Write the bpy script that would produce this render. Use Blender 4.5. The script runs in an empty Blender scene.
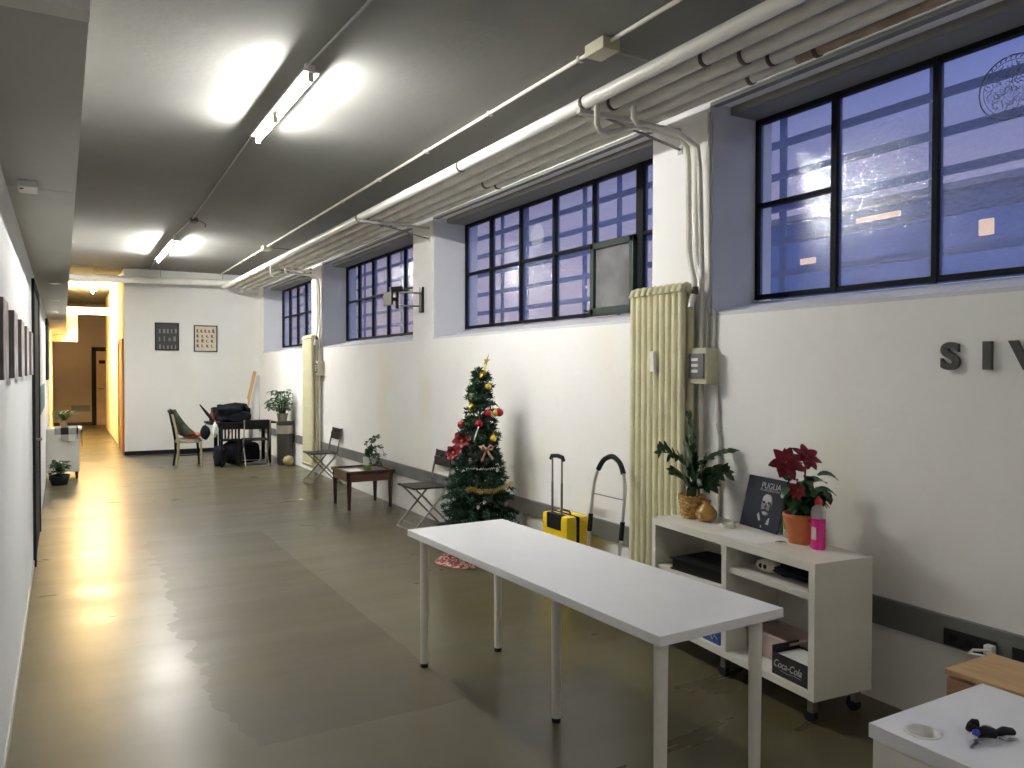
import bpy, bmesh, math, random
from mathutils import Vector, Matrix, Euler
C = bpy.context.scene.collection
PI = math.pi
R = math.radians
rnd = random.Random(7)

# ---------------------------------------------------------------- materials
MATS = {}
def _n(nt, t, **kw):
    n = nt.nodes.new(t)
    for k, v in kw.items():
        setattr(n, k, v)
    return n
def mat(name, col, rough=0.5, metal=0.0, var=0.06, scale=6.0, bump=0.0, bscale=40.0, spec=0.5,
        emit=None, estr=0.0, trans=0.0, alpha=1.0, col2=None, coat=0.0, stretch=(1, 1, 1), thr=(0.35, 0.65)):
    """procedural principled material: noise mottling between col and col2, noise bump"""
    if name in MATS:
        return MATS[name]
    m = bpy.data.materials.new(name); m.use_nodes = True
    nt = m.node_tree; b = nt.nodes['Principled BSDF']
    tc = _n(nt, 'ShaderNodeTexCoord'); mp = _n(nt, 'ShaderNodeMapping')
    mp.inputs['Scale'].default_value = stretch
    nt.links.new(tc.outputs['Object'], mp.inputs['Vector'])
    nz = _n(nt, 'ShaderNodeTexNoise'); nz.inputs['Scale'].default_value = scale; nz.inputs['Detail'].default_value = 5
    nt.links.new(mp.outputs['Vector'], nz.inputs['Vector'])
    cr = _n(nt, 'ShaderNodeValToRGB')
    c2 = col2 or tuple(max(0, c * (1 - var)) for c in col)
    c1 = col if col2 else tuple(min(1, c * (1 + var)) for c in col)
    cr.color_ramp.elements[0].position = thr[0]; cr.color_ramp.elements[1].position = thr[1]
    cr.color_ramp.elements[0].color = (*c2, 1); cr.color_ramp.elements[1].color = (*c1, 1)
    nt.links.new(nz.outputs['Fac'], cr.inputs['Fac']); nt.links.new(cr.outputs['Color'], b.inputs['Base Color'])
    b.inputs['Roughness'].default_value = rough; b.inputs['Metallic'].default_value = metal
    b.inputs['Specular IOR Level'].default_value = spec
    b.inputs['Transmission Weight'].default_value = trans
    b.inputs['Coat Weight'].default_value = coat
    b.inputs['Alpha'].default_value = alpha
    if emit:
        b.inputs['Emission Color'].default_value = (*emit, 1); b.inputs['Emission Strength'].default_value = estr
    if bump:
        n2 = _n(nt, 'ShaderNodeTexNoise'); n2.inputs['Scale'].default_value = bscale; n2.inputs['Detail'].default_value = 4
        nt.links.new(mp.outputs['Vector'], n2.inputs['Vector'])
        bp = _n(nt, 'ShaderNodeBump'); bp.inputs['Strength'].default_value = bump; bp.inputs['Distance'].default_value = 0.01
        nt.links.new(n2.outputs['Fac'], bp.inputs['Height']); nt.links.new(bp.outputs['Normal'], b.inputs['Normal'])
    MATS[name] = m
    return m

def floor_mat():
    m = bpy.data.materials.new('polished_concrete'); m.use_nodes = True
    nt = m.node_tree; b = nt.nodes['Principled BSDF']; L = nt.links.new
    tc = _n(nt, 'ShaderNodeTexCoord'); sep = _n(nt, 'ShaderNodeSeparateXYZ'); L(tc.outputs['Object'], sep.inputs[0])
    def noise(scale, detail=6, rough=.6, st=(1, 1, 1)):
        mp = _n(nt, 'ShaderNodeMapping'); mp.inputs['Scale'].default_value = st; L(tc.outputs['Object'], mp.inputs[0])
        n = _n(nt, 'ShaderNodeTexNoise'); n.inputs['Scale'].default_value = scale; n.inputs['Detail'].default_value = detail
        n.inputs['Roughness'].default_value = rough; L(mp.outputs[0], n.inputs['Vector']); return n.outputs['Fac']
    def math_(op, a, c=0.0, clamp=False):
        n = _n(nt, 'ShaderNodeMath', operation=op); n.use_clamp = clamp
        for i, v in enumerate((a, c)):
            if isinstance(v, (int, float)): n.inputs[i].default_value = v
            else: L(v, n.inputs[i])
        return n.outputs[0]
    def mix(f, a, c):
        n = _n(nt, 'ShaderNodeMix', data_type='RGBA')
        if isinstance(f, (int, float)): n.inputs[0].default_value = f
        else: L(f, n.inputs[0])
        for i, v in ((6, a), (7, c)):
            if isinstance(v, tuple): n.inputs[i].default_value = (*v, 1)
            else: L(v, n.inputs[i])
        return n.outputs[2]
    def ramp(f, lo, hi):
        return math_('MULTIPLY', math_('SUBTRACT', f, lo), 1 / (hi - lo), True)
    X, Y = sep.outputs['X'], sep.outputs['Y']
    big = ramp(noise(.9, 5), .35, .65); fine = ramp(noise(9, 8, .7), .3, .7)
    base = mix(big, (.080, .073, .052), (.112, .104, .078))
    base = mix(math_('MULTIPLY', fine, .35), base, (.098, .089, .064))
    # the screed panel with straight joints, darker than the rest
    wob = math_('MULTIPLY', math_('SUBTRACT', noise(2.2, 3), .5), .5)
    wob2 = math_('MULTIPLY', math_('SUBTRACT', noise(5, 3), .5), .05)
    xr = math_('LESS_THAN', math_('ADD', X, wob2), 1.71)
    xl = math_('GREATER_THAN', math_('ADD', X, wob), .62)
    yn = math_('GREATER_THAN', math_('ADD', Y, wob2), 3.39)
    yf = math_('LESS_THAN', math_('ADD', Y, wob2), 8.0)
    pan = math_('MULTIPLY', math_('MULTIPLY', xr, xl), math_('MULTIPLY', yn, yf))
    base = mix(math_('MULTIPLY', pan, .75), base, (.062, .054, .037))
    # pale scuffs and ochre patches
    sc = ramp(noise(3.1, 5, .6), .56, .85)
    base = mix(math_('MULTIPLY', sc, .22), base, (.15, .145, .12))
    oc = ramp(noise(1.3, 3, .45), .5, .85)
    base = mix(math_('MULTIPLY', oc, .5), base, (.105, .09, .04))
    hs_ = _n(nt, 'ShaderNodeHueSaturation'); hs_.inputs['Saturation'].default_value = 1.6; L(base, hs_.inputs['Color']); L(hs_.outputs[0], b.inputs['Base Color'])
    ro = math_('ADD', math_('MULTIPLY', ramp(noise(1.6, 5, .6, (.35, 1.6, 1)), .3, .7), .12), .26)
    ro = math_('ADD', ro, math_('MULTIPLY', pan, .06))
    L(ro, b.inputs['Roughness'])
    b.inputs['Specular IOR Level'].default_value = .6
    bp = _n(nt, 'ShaderNodeBump'); bp.inputs['Strength'].default_value = .07; bp.inputs['Distance'].default_value = .02
    h = math_('ADD', math_('MULTIPLY', noise(2.4, 3, .5, (.4, 1.5, 1)), 1.0), math_('MULTIPLY', noise(30, 4), .05))
    L(h, bp.inputs['Height']); L(bp.outputs[0], b.inputs['Normal'])
    return m

def plaster_mat(name, col, stain=(.62, .56, .30), amount=.5, lo=.52, hi=.72, rough=.85):
    m = bpy.data.materials.new(name); m.use_nodes = True
    nt = m.node_tree; b = nt.nodes['Principled BSDF']; L = nt.links.new
    tc = _n(nt, 'ShaderNodeTexCoord')
    def noise(s, d, st=(1, 1, 1)):
        mp = _n(nt, 'ShaderNodeMapping'); mp.inputs['Scale'].default_value = st; L(tc.outputs['Object'], mp.inputs[0])
        n = _n(nt, 'ShaderNodeTexNoise'); n.inputs['Scale'].default_value = s; n.inputs['Detail'].default_value = d
        L(mp.outputs[0], n.inputs['Vector']); return n.outputs['Fac']
    def ramp(f, a, c, m_=1.0):
        n = _n(nt, 'ShaderNodeMapRange'); n.inputs[1].default_value = a; n.inputs[2].default_value = c
        n.inputs[4].default_value = m_; L(f, n.inputs[0]); return n.outputs[0]
    def mix(f, a, c):
        n = _n(nt, 'ShaderNodeMix', data_type='RGBA'); L(f, n.inputs[0])
        for i, v in ((6, a), (7, c)):
            if isinstance(v, tuple): n.inputs[i].default_value = (*v, 1)
            else: L(v, n.inputs[i])
        return n.outputs[2]
    c = mix(ramp(noise(.8, 6), .35, .7), col, tuple(x * .93 for x in col))
    c = mix(ramp(noise(1.7, 6, (1, 1, .45)), lo, hi, amount), c, stain)
    c = mix(ramp(noise(7, 6), .6, .8, .25), c, tuple(x * .8 for x in col))
    L(c, b.inputs['Base Color']); b.inputs['Roughness'].default_value = rough
    bp = _n(nt, 'ShaderNodeBump'); bp.inputs['Strength'].default_value = .25; bp.inputs['Distance'].default_value = .01
    L(noise(14, 6), bp.inputs['Height']); L(bp.outputs[0], b.inputs['Normal'])
    return m

def glass_mat():
    m = bpy.data.materials.new('textured_glass'); m.use_nodes = True
    nt = m.node_tree; L = nt.links.new; nt.nodes.remove(nt.nodes['Principled BSDF'])
    out = nt.nodes['Material Output']
    tc = _n(nt, 'ShaderNodeTexCoord')
    nz = _n(nt, 'ShaderNodeTexNoise'); nz.inputs['Scale'].default_value = 38; nz.inputs['Detail'].default_value = 2
    n3 = _n(nt, 'ShaderNodeTexNoise'); n3.inputs['Scale'].default_value = 9; n3.inputs['Detail'].default_value = 1
    ad = _n(nt, 'ShaderNodeMath', operation='ADD')
    L(tc.outputs['Object'], nz.inputs['Vector']); L(tc.outputs['Object'], n3.inputs['Vector'])
    L(nz.outputs['Fac'], ad.inputs[0]); L(n3.outputs['Fac'], ad.inputs[1])
    bp = _n(nt, 'ShaderNodeBump'); bp.inputs['Strength'].default_value = .6; bp.inputs['Distance'].default_value = .006
    L(ad.outputs[0], bp.inputs['Height'])
    gl = _n(nt, 'ShaderNodeBsdfGlossy'); gl.inputs['Roughness'].default_value = .07; L(bp.outputs[0], gl.inputs['Normal'])
    tr = _n(nt, 'ShaderNodeBsdfTransparent'); tr.inputs[0].default_value = (.92, .94, .99, 1)
    rf = _n(nt, 'ShaderNodeBsdfTranslucent'); rf.inputs['Color'].default_value = (.50, .58, .88, 1)
    m1 = _n(nt, 'ShaderNodeMixShader'); m1.inputs[0].default_value = .16
    L(tr.outputs[0], m1.inputs[1]); L(rf.outputs[0], m1.inputs[2])
    lw = _n(nt, 'ShaderNodeLayerWeight'); lw.inputs[0].default_value = .5
    pw = _n(nt, 'ShaderNodeMath', operation='POWER'); pw.inputs[1].default_value = 4.0; L(lw.outputs['Facing'], pw.inputs[0])
    fr = _n(nt, 'ShaderNodeMath', operation='MULTIPLY_ADD'); fr.inputs[1].default_value = .8; fr.inputs[2].default_value = .05; L(pw.outputs[0], fr.inputs[0])
    m2 = _n(nt, 'ShaderNodeMixShader'); L(fr.outputs[0], m2.inputs[0])
    L(m1.outputs[0], m2.inputs[1]); L(gl.outputs[0], m2.inputs[2]); L(m2.outputs[0], out.inputs[0])
    return m

M = dict(
    floor=floor_mat(),
    wall=plaster_mat('wall_plaster_stained', (.88, .87, .855), (.80, .745, .52), .5, .52, .78),
    wall_plain=plaster_mat('wall_plaster_plain', (.78, .78, .75), (.70, .68, .60), .3),
    corridor=plaster_mat('corridor_plaster', (.80, .74, .58), (.7, .62, .42), .3),
    wall_left=plaster_mat('wall_paint_left', (.80, .81, .80), (.72, .72, .70), .25),
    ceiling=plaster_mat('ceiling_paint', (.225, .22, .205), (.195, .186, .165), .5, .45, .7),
    soffit=plaster_mat('soffit_board', (.58, .57, .53), (.50, .49, .45), .4),
    reveal=plaster_mat('reveal_paint', (.66, .66, .68), (.58, .58, .60), .3),
    glass=glass_mat(),
    black_frame=mat('window_steel_black', (.006, .007, .010), .7, spec=.2),
    green_frame=mat('casement_green', (.018, .035, .028), .4),
    dull_glass=mat('casement_dusty_glass', (.16, .16, .165), .25, var=.25, scale=4),
    bars=mat('security_bar_blue', (.010, .035, .15), .6),
    pipe=mat('pipe_cream_paint', (.66, .63, .56), .5, var=.12, scale=3, bump=.1),
    pipe_white=mat('pipe_white_paint', (.80, .78, .72), .4, var=.06, scale=3, bump=.08),
    pipe_tan=mat('pipe_bare_tan', (.36, .26, .17), .6, var=.25),
    clamp=mat('clamp_rust', (.07, .045, .035), .6, var=.4, scale=20),
    conduit=mat('conduit_grey', (.50, .48, .43), .5),
    duct=mat('duct_white', (.80, .78, .72), .5, var=.06),
    cable=mat('cable_grey', (.30, .29, .27), .5),
    radiator=mat('radiator_cream', (.72, .68, .46), .42, var=.05, bump=.05),
    beige=mat('box_beige_plastic', (.52, .50, .36), .5),
    dark_plastic=mat('dark_plastic', (.02, .02, .022), .4, spec=.18),
    clear_grey=mat('grey_window_plastic', (.16, .16, .16), .15),
    white_plastic=mat('white_plastic', (.78, .77, .74), .35),
    trunk=mat('trunking_grey', (.17, .175, .165), .5, var=.1, scale=2),
    letters=mat('letter_dark_metal', (.06, .058, .052), .5),
    table_top=mat('table_white_laminate', (.86, .86, .88), .35, var=.015),
    table_leg=mat('table_leg_white', (.80, .77, .70), .35, var=.02),
    shelf=mat('shelf_white_laminate', (.72, .70, .63), .45, var=.04, scale=3),
    black=mat('black_matte', (.012, .012, .014), .6, spec=.18),
    black_cloth=mat('black_cloth', (.012, .013, .020), .9, spec=.18, bump=.4, bscale=60),
    black_leather=mat('black_leather', (.010, .011, .018), .4, spec=.18, bump=.2, bscale=30),
    chrome=mat('chrome', (.55, .54, .52), .28, 1.0),
    alu=mat('aluminium', (.60, .60, .58), .35, 1.0),
    steel_grey=mat('steel_grey_tube', (.22, .21, .19), .35, .8),
    chair_plastic=mat('chair_dark_plastic', (.030, .025, .022), .45, spec=.18),
    dark_wood=mat('dark_wood', (.060, .025, .016), .35, col2=(.028, .013, .010), scale=3, stretch=(1, 6, 1)),
    red_wood=mat('red_brown_wood', (.13, .055, .032), .35, col2=(.06, .026, .018), scale=4, stretch=(1, 1, 6)),
    birch=mat('birch_veneer', (.62, .40, .20), .45, col2=(.52, .32, .15), scale=5, stretch=(6, 1, 1)),
    beech=mat('beech_drawer_front', (.42, .24, .13), .45, col2=(.36, .20, .11), scale=5, stretch=(1, 1, 6)),
    pine=mat('pine_batten', (.62, .42, .20), .5, col2=(.50, .32, .14), scale=6, stretch=(1, 1, .2)),
    orange_wood=mat('door_orange_wood', (.50, .26, .09), .45, col2=(.42, .2, .07), scale=4, stretch=(6, 6, .5)),
    door_black=mat('door_frame_black', (.010, .010, .015), .6, spec=.25),
    door_peach=mat('door_peach_paint', (.55, .36, .24), .5),
    brown_wall=plaster_mat('brown_paint', (.42, .34, .30), (.38, .30, .26), .3),
    yellow=mat('suitcase_yellow', (.86, .60, .012), .30, var=.03),
    pine_green=mat('fir_needles', (.016, .060, .028), .6, col2=(.007, .028, .016), scale=9),
    pine_green2=mat('fir_needles_light', (.030, .10, .045), .6),
    trunk_brown=mat('tree_trunk', (.05, .03, .02), .8),
    gold=mat('gold_bauble', (.80, .58, .10), .25, .6),
    red_bauble=mat('red_bauble', (.42, .012, .028), .22, .3, coat=.6),
    red_glitter=mat('red_glitter_petals', (.20, .008, .02), .4, .2, bump=.5, bscale=80),
    tinsel=mat('gold_tinsel', (.80, .66, .28), .3, .7),
    lime=mat('lime_ornament', (.38, .50, .18), .5, var=.3),
    tartan=mat('tartan_ribbon', (.34, .10, .07), .6, col2=(.50, .40, .30), scale=30),
    skirt=mat('patterned_cloth', (.62, .40, .30), .9, col2=(.22, .05, .05), scale=28, thr=(.48, .54)),
    white_paper=mat('white_paper', (.80, .80, .80), .7, var=.03),
    leaf=mat('leaf_dark_green', (.018, .070, .018), .38, col2=(.010, .040, .012), scale=12),
    leaf_mid=mat('leaf_mid_green', (.022, .11, .018), .38, col2=(.010, .050, .010), scale=10),
    leaf_light=mat('leaf_light_green', (.12, .25, .04), .45),
    stem=mat('plant_stem', (.03, .07, .015), .5),
    poinsettia=mat('poinsettia_bract', (.30, .006, .025), .55, col2=(.17, .004, .018), scale=14),
    wicker=mat('wicker', (.58, .36, .10), .6, col2=(.34, .18, .05), scale=60, bump=.6, bscale=80),
    brass_vase=mat('vase_ochre_glaze', (.50, .28, .06), .25, col2=(.36, .18, .04), coat=.4),
    terracotta=mat('terracotta_orange', (.55, .17, .05), .6),
    pink=mat('pink_liquid', (.80, .03, .30), .2, emit=None),
    bottle_clear=mat('clear_bottle', (.88, .84, .84), .15, alpha=.5),
    red_cap=mat('red_cap', (.55, .03, .03), .4),
    soil=mat('soil', (.03, .02, .015), .9),
    poster=mat('poster_slate_blue', (.028, .031, .046), .5, spec=.18, var=.15, scale=5),
    print_grey=mat('print_grey', (.17, .17, .19), .5, var=.3, scale=20),
    print_white=mat('print_white', (.42, .42, .42), .5),
    print_dark=mat('print_dark', (.012, .012, .016), .5),
    dark_green=mat('dark_green_board', (.02, .035, .025), .5),
    pinkish=mat('pale_pink_plastic', (.62, .50, .46), .4),
    blue=mat('blue_packaging', (.02, .07, .30), .4),
    crate=mat('black_carton', (.014, .012, .016), .55),
    kraft=mat('brown_card', (.28, .17, .10), .7),
    cream_case=mat('cream_case', (.70, .66, .55), .4),
    olive_cloth=mat('olive_jacket', (.07, .075, .045), .85, col2=(.02, .024, .016), scale=10, bump=.4, bscale=30),
    red_cloth=mat('red_cloth', (.36, .07, .035), .85, bump=.3),
    cushion=mat('cream_cushion', (.66, .62, .52), .8),
    chair_light=mat('chair_olive_paint', (.38, .34, .20), .5),
    bottle_brown=mat('brown_bottle', (.18, .05, .025), .3),
    bin_metal=mat('bin_dark_metal', (.10, .095, .085), .35, .5, var=.25, scale=2),
    bin_band=mat('bin_pale_band', (.34, .31, .25), .4, .3),
    ball=mat('straw_ball', (.38, .31, .17), .7, var=.25),
    checker=None,
    photo=mat('photo_print_grey', (.66, .62, .63), .5, col2=(.30, .27, .27), scale=9, thr=(.42, .6)),
    photo_side=mat('canvas_dark_edge', (.13, .11, .105), .6, var=.3),
    teal=mat('teal_poster', (.06, .22, .26), .5, var=.4, scale=14),
    cream_board=mat('cream_poster_board', (.60, .54, .42), .6),
    print_brown=mat('print_brown', (.15, .10, .07), .6),
    chalk=mat('chalkboard', (.028, .030, .030), .5),
    chalk_mark=mat('chalk_mark', (.16, .165, .17), .6),
    keys_blue=mat('blue_key_tag', (.02, .04, .45), .4),
    key_metal=mat('key_steel', (.35, .34, .31), .3, .9),
    etched=mat('etched_sticker', (.20, .23, .30), .6, alpha=.75, var=.4, scale=30),
    etched_pale=mat('etched_sticker_pale', (.75, .76, .82), .6, alpha=.16),
    tape=mat('yellowish_paper', (.70, .66, .45), .6),
    facade=mat('facade_dusk', (.03, .06, .20), .8, var=.2, scale=1.5),
    ground=mat('courtyard_ground', (.08, .08, .10), .9),
)
def checker_mat():
    m = bpy.data.materials.new('gingham_cloth'); m.use_nodes = True
    nt = m.node_tree; b = nt.nodes['Principled BSDF']; L = nt.links.new
    tc = _n(nt, 'ShaderNodeTexCoord'); sep = _n(nt, 'ShaderNodeSeparateXYZ'); L(tc.outputs['Object'], sep.inputs[0])
    outs = []
    for ax, off in (('X', .5), ('Y', .25), ('Z', 0)):
        a = _n(nt, 'ShaderNodeMath', operation='MULTIPLY_ADD'); a.inputs[1].default_value = 5.0; a.inputs[2].default_value = 10 + off
        L(sep.outputs[ax], a.inputs[0])
        f = _n(nt, 'ShaderNodeMath', operation='FRACT'); L(a.outputs[0], f.inputs[0])
        g = _n(nt, 'ShaderNodeMath', operation='GREATER_THAN'); g.inputs[1].default_value = .5; L(f.outputs[0], g.inputs[0])
        outs.append(g.outputs[0])
    s = _n(nt, 'ShaderNodeMath', operation='ADD'); L(outs[0], s.inputs[0]); L(outs[2], s.inputs[1])
    h = _n(nt, 'ShaderNodeMath', operation='MULTIPLY'); h.inputs[1].default_value = .5; L(s.outputs[0], h.inputs[0])
    cr = _n(nt, 'ShaderNodeValToRGB'); cr.color_ramp.elements[0].color = (.02, .022, .03, 1); cr.color_ramp.elements[1].color = (.62, .60, .56, 1)
    L(h.outputs[0], cr.inputs[0]); L(cr.outputs[0], b.inputs['Base Color']); b.inputs['Roughness'].default_value = .9
    return m
M['checker'] = checker_mat()
def emit_mat(name, col, s):
    m = bpy.data.materials.new(name); m.use_nodes = True
    nt = m.node_tree; nt.nodes.remove(nt.nodes['Principled BSDF'])
    e = _n(nt, 'ShaderNodeEmission'); e.inputs[0].default_value = (*col, 1); e.inputs[1].default_value = s
    nt.links.new(e.outputs[0], nt.nodes['Material Output'].inputs[0]); return m
M['tube'] = emit_mat('fluorescent_tube_glow', (1.0, .99, .96), 45)
M['tube2'] = emit_mat('far_tube_glow', (1.0, .985, .95), 44)
M['warm_tube'] = emit_mat('corridor_tube_glow', (1.0, .70, .34), 300)
M['rear_fill'] = emit_mat('rear_fill_glow', (1.0, .96, .88), 15)  # emission of the added fill lamp behind the camera
M['downlight'] = emit_mat('downlight_glow', (1.0, .88, .70), .045)
M['warm_reflection'] = emit_mat('warm_reflection_glow', (1.0, .66, .42), .09)  # glow imitating warm room reflections in the near glass

# ---------------------------------------------------------------- mesh builder
class MB:
    def __init__(s): s.v = []; s.f = []; s.sm = []
    def add(s, vs, fs, smooth=False):
        o = len(s.v); s.v += [tuple(v) for v in vs]; s.f += [tuple(i + o for i in f) for f in fs]; s.sm += [smooth] * len(fs); return s
    def box(s, a, b, bev=0.0, rot=None, piv=None):
        """box between corners a and b, chamfered by bev"""
        x0, y0, z0 = [min(p, q) for p, q in zip(a, b)]; x1, y1, z1 = [max(p, q) for p, q in zip(a, b)]
        bm = bmesh.new(); bmesh.ops.create_cube(bm, size=1)
        for v in bm.verts:
            v.co = Vector((x0 + (v.co.x + .5) * (x1 - x0), y0 + (v.co.y + .5) * (y1 - y0), z0 + (v.co.z + .5) * (z1 - z0)))
        if bev > 0:
            bev = min(bev, .45 * min(x1 - x0, y1 - y0, z1 - z0))
            bmesh.ops.bevel(bm, geom=bm.edges[:], offset=bev, segments=2, affect='EDGES', profile=.7)
        if rot is not None:
            piv = Vector(piv or ((x0 + x1) / 2, (y0 + y1) / 2, (z0 + z1) / 2)); m = Euler(rot).to_matrix()
            for v in bm.verts: v.co = m @ (v.co - piv) + piv
        bm.verts.index_update()
        s.add([v.co[:] for v in bm.verts], [[v.index for v in f.verts] for f in bm.faces]); bm.free(); return s
    def tube(s, pts, r, n=10, caps=True, smooth=True, closed=False, flat=1.0):
        pts = [Vector(p) for p in pts]; k = len(pts); rs = r if isinstance(r, (list, tuple)) else [r] * k
        vs = []; up = None
        for i, p in enumerate(pts):
            if closed: d = (pts[(i + 1) % k] - pts[i - 1])
            else: d = pts[min(i + 1, k - 1)] - pts[max(i - 1, 0)]
            if d.length < 1e-9: d = Vector((0, 0, 1))
            d.normalize()
            if up is None:
                up = Vector((0, 0, 1)) if abs(d.z) < .9 else Vector((1, 0, 0))
            a = d.cross(up)
            if a.length < 1e-6: a = d.cross(Vector((0, 1, 0)))
            a.normalize(); b = a.cross(d).normalized(); up = b
            for j in range(n):
                t = 2 * PI * j / n
                vs.append(p + rs[i] * (math.cos(t) * a + math.sin(t) * b * flat))
        fs = []
        for i in range(k if closed else k - 1):
            for j in range(n):
                a0 = i * n + j; a1 = i * n + (j + 1) % n; b0 = ((i + 1) % k) * n + j; b1 = ((i + 1) % k) * n + (j + 1) % n
                fs.append((a0, a1, b1, b0))
        s.add(vs, fs, smooth)
        if caps and not closed:
            s.add(vs[:n], [tuple(range(n - 1, -1, -1))]); s.add(vs[-n:], [tuple(range(n))])
        return s
    def cyl(s, p0, p1, r, n=16, r2=None, smooth=True): return s.tube([p0, p1], [r, r if r2 is None else r2], n, True, smooth)
    def lathe(s, c, prof, n=20, smooth=True, sx=1.0, sy=1.0, caps=True):
        """profile [(r,z)...] turned about the vertical through c"""
        vs = []
        for r, z in prof:
            for j in range(n):
                t = 2 * PI * j / n; vs.append((c[0] + sx * r * math.cos(t), c[1] + sy * r * math.sin(t), c[2] + z))
        fs = []
        for i in range(len(prof) - 1):
            for j in range(n): fs.append((i * n + j, i * n + (j + 1) % n, (i + 1) * n + (j + 1) % n, (i + 1) * n + j))
        s.add(vs, fs, smooth)
        if caps and prof[0][0] > 1e-4: s.add(vs[:n], [tuple(range(n - 1, -1, -1))])
        if caps and prof[-1][0] > 1e-4: s.add(vs[-n:], [tuple(range(n))])
        return s
    def ball(s, c, r, n=14, sq=(1, 1, 1)):
        prof = [(max(1e-5, r * math.sin(PI * i / 9)), -r * math.cos(PI * i / 9)) for i in range(10)]
        vs = []; 
        for rr, z in prof:
            for j in range(n):
                t = 2 * PI * j / n; vs.append((c[0] + sq[0] * rr * math.cos(t), c[1] + sq[1] * rr * math.sin(t), c[2] + sq[2] * z))
        fs = [(i * n + j, i * n + (j + 1) % n, (i + 1) * n + (j + 1) % n, (i + 1) * n + j) for i in range(9) for j in range(n)]
        return s.add(vs, fs, True)
    def poly(s, pts, ext):
        """flat polygon pts extruded by vector ext"""
        k = len(pts); e = Vector(ext); a = [Vector(p) for p in pts]; b = [p + e for p in a]
        return s.add(a + b, [tuple(range(k - 1, -1, -1)), tuple(range(k, 2 * k))] + [(i, (i + 1) % k, k + (i + 1) % k, k + i) for i in range(k)])
    def leaf(s, base, d, L, W, droop=.3, nrm=(0, 0, 1), seg=5, fold=.15):
        d = Vector(d).normalized(); nn = Vector(nrm); side = d.cross(nn)
        if side.length < 1e-4: side = d.cross(Vector((1, 0, .1)))
        side.normalize(); p = Vector(base); vs = []; st = L / seg
        for i in range(seg + 1):
            t = i / seg; w = W * .5 * math.sin(PI * min(1, (t * .92 + .06))) ** .8
            up = side.cross(d).normalized()
            vs += [p - side * w + up * w * fold * 2, p + Vector((0, 0, 0)), p + side * w + up * w * fold * 2]
            p = p + d * st; d = (d + Vector((0, 0, -droop / seg))).normalized()
        fs = []
        for i in range(seg):
            a = i * 3; fs += [(a, a + 1, a + 4, a + 3), (a + 1, a + 2, a + 5, a + 4)]
        return s.add(vs, fs, True)
    def build(s, name, m, parent=None, label=None):
        me = bpy.data.meshes.new(name)
        vs = [Vector(v) for v in s.v]
        root = parent
        while root is not None and root.parent is not None: root = root.parent
        if root is not None and root.name in WORLD:
            inv = WORLD[root.name]; vs = [inv @ v for v in vs]
        me.from_pydata(vs, [], s.f); me.polygons.foreach_set('use_smooth', s.sm)
        me.materials.append(M[m] if isinstance(m, str) else m); me.update()
        bm = bmesh.new(); bm.from_mesh(me); bmesh.ops.recalc_face_normals(bm, faces=bm.faces[:]); bm.to_mesh(me); bm.free()
        o = bpy.data.objects.new(name, me); C.objects.link(o)
        if parent is not None: o.parent = parent
        if label: o['label'] = label
        return o
WORLD = {}
def thing(name, label, cat, loc=(0, 0, 0), rotz=0.0, group=None, world=True):
    o = bpy.data.objects.new(name, None); C.objects.link(o); o.empty_display_size = .1
    o.location = loc; o.rotation_euler = (0, 0, rotz); o['label'] = label; o['category'] = cat
    if group: o['group'] = group
    if world: WORLD[o.name] = (Matrix.Translation(loc) @ Matrix.Rotation(rotz, 4, 'Z')).inverted()
    return o
def tag(o, label, cat, group=None):
    o['label'] = label; o['category'] = cat
    if group: o['group'] = group
    return o
def single(name, mb, m, label, cat, group=None):
    """a thing that is one mesh, its origin moved to the base of its bounds"""
    xs = [v[0] for v in mb.v]; ys = [v[1] for v in mb.v]; zs = [v[2] for v in mb.v]
    c = Vector(((min(xs) + max(xs)) / 2, (min(ys) + max(ys)) / 2, min(zs)))
    mb.v = [tuple(Vector(v) - c) for v in mb.v]
    o = mb.build(name, m); o.location = c
    return tag(o, label, cat, group)
def struct(name, mb, m, parent=None, label=None):
    o = mb.build(name, m, parent)
    if parent is None: o['kind'] = 'structure'
    if label: o['label'] = label
    return o
def clone(root, loc, rotz=None, label=None, group=None):
    r = root.copy(); C.objects.link(r); r.location = loc
    if rotz is not None: r.rotation_euler = (0, 0, rotz)
    if label: r['label'] = label
    if group: r['group'] = group
    for ch in list(root.children):
        c = ch.copy(); C.objects.link(c); c.parent = r
        for g in list(ch.children):
            d = g.copy(); C.objects.link(d); d.parent = c
    return r
def text_mb(txt, size, depth, org, xax, yax, shear=0.0, bold=0.0, mb=None, sx=1.0):
    """lettering as mesh: org is the lower left corner, xax / yax unit axes of the writing"""
    cu = bpy.data.curves.new('t', 'FONT'); cu.body = txt; cu.size = size; cu.extrude = depth / 2; cu.shear = shear; cu.offset = bold
    ob = bpy.data.objects.new('t', cu); C.objects.link(ob); bpy.context.view_layer.update()
    me = bpy.data.meshes.new_from_object(ob.evaluated_get(bpy.context.evaluated_depsgraph_get()))
    xa, ya = Vector(xax), Vector(yax); za = xa.cross(ya); o = Vector(org)
    mb = mb or MB()
    mb.add([o + xa * v.co.x * sx + ya * v.co.y + za * (v.co.z + depth / 2) for v in me.vertices], [tuple(p.vertices) for p in me.polygons])
    bpy.data.objects.remove(ob); bpy.data.curves.remove(cu); bpy.data.meshes.remove(me)
    return mb

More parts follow.
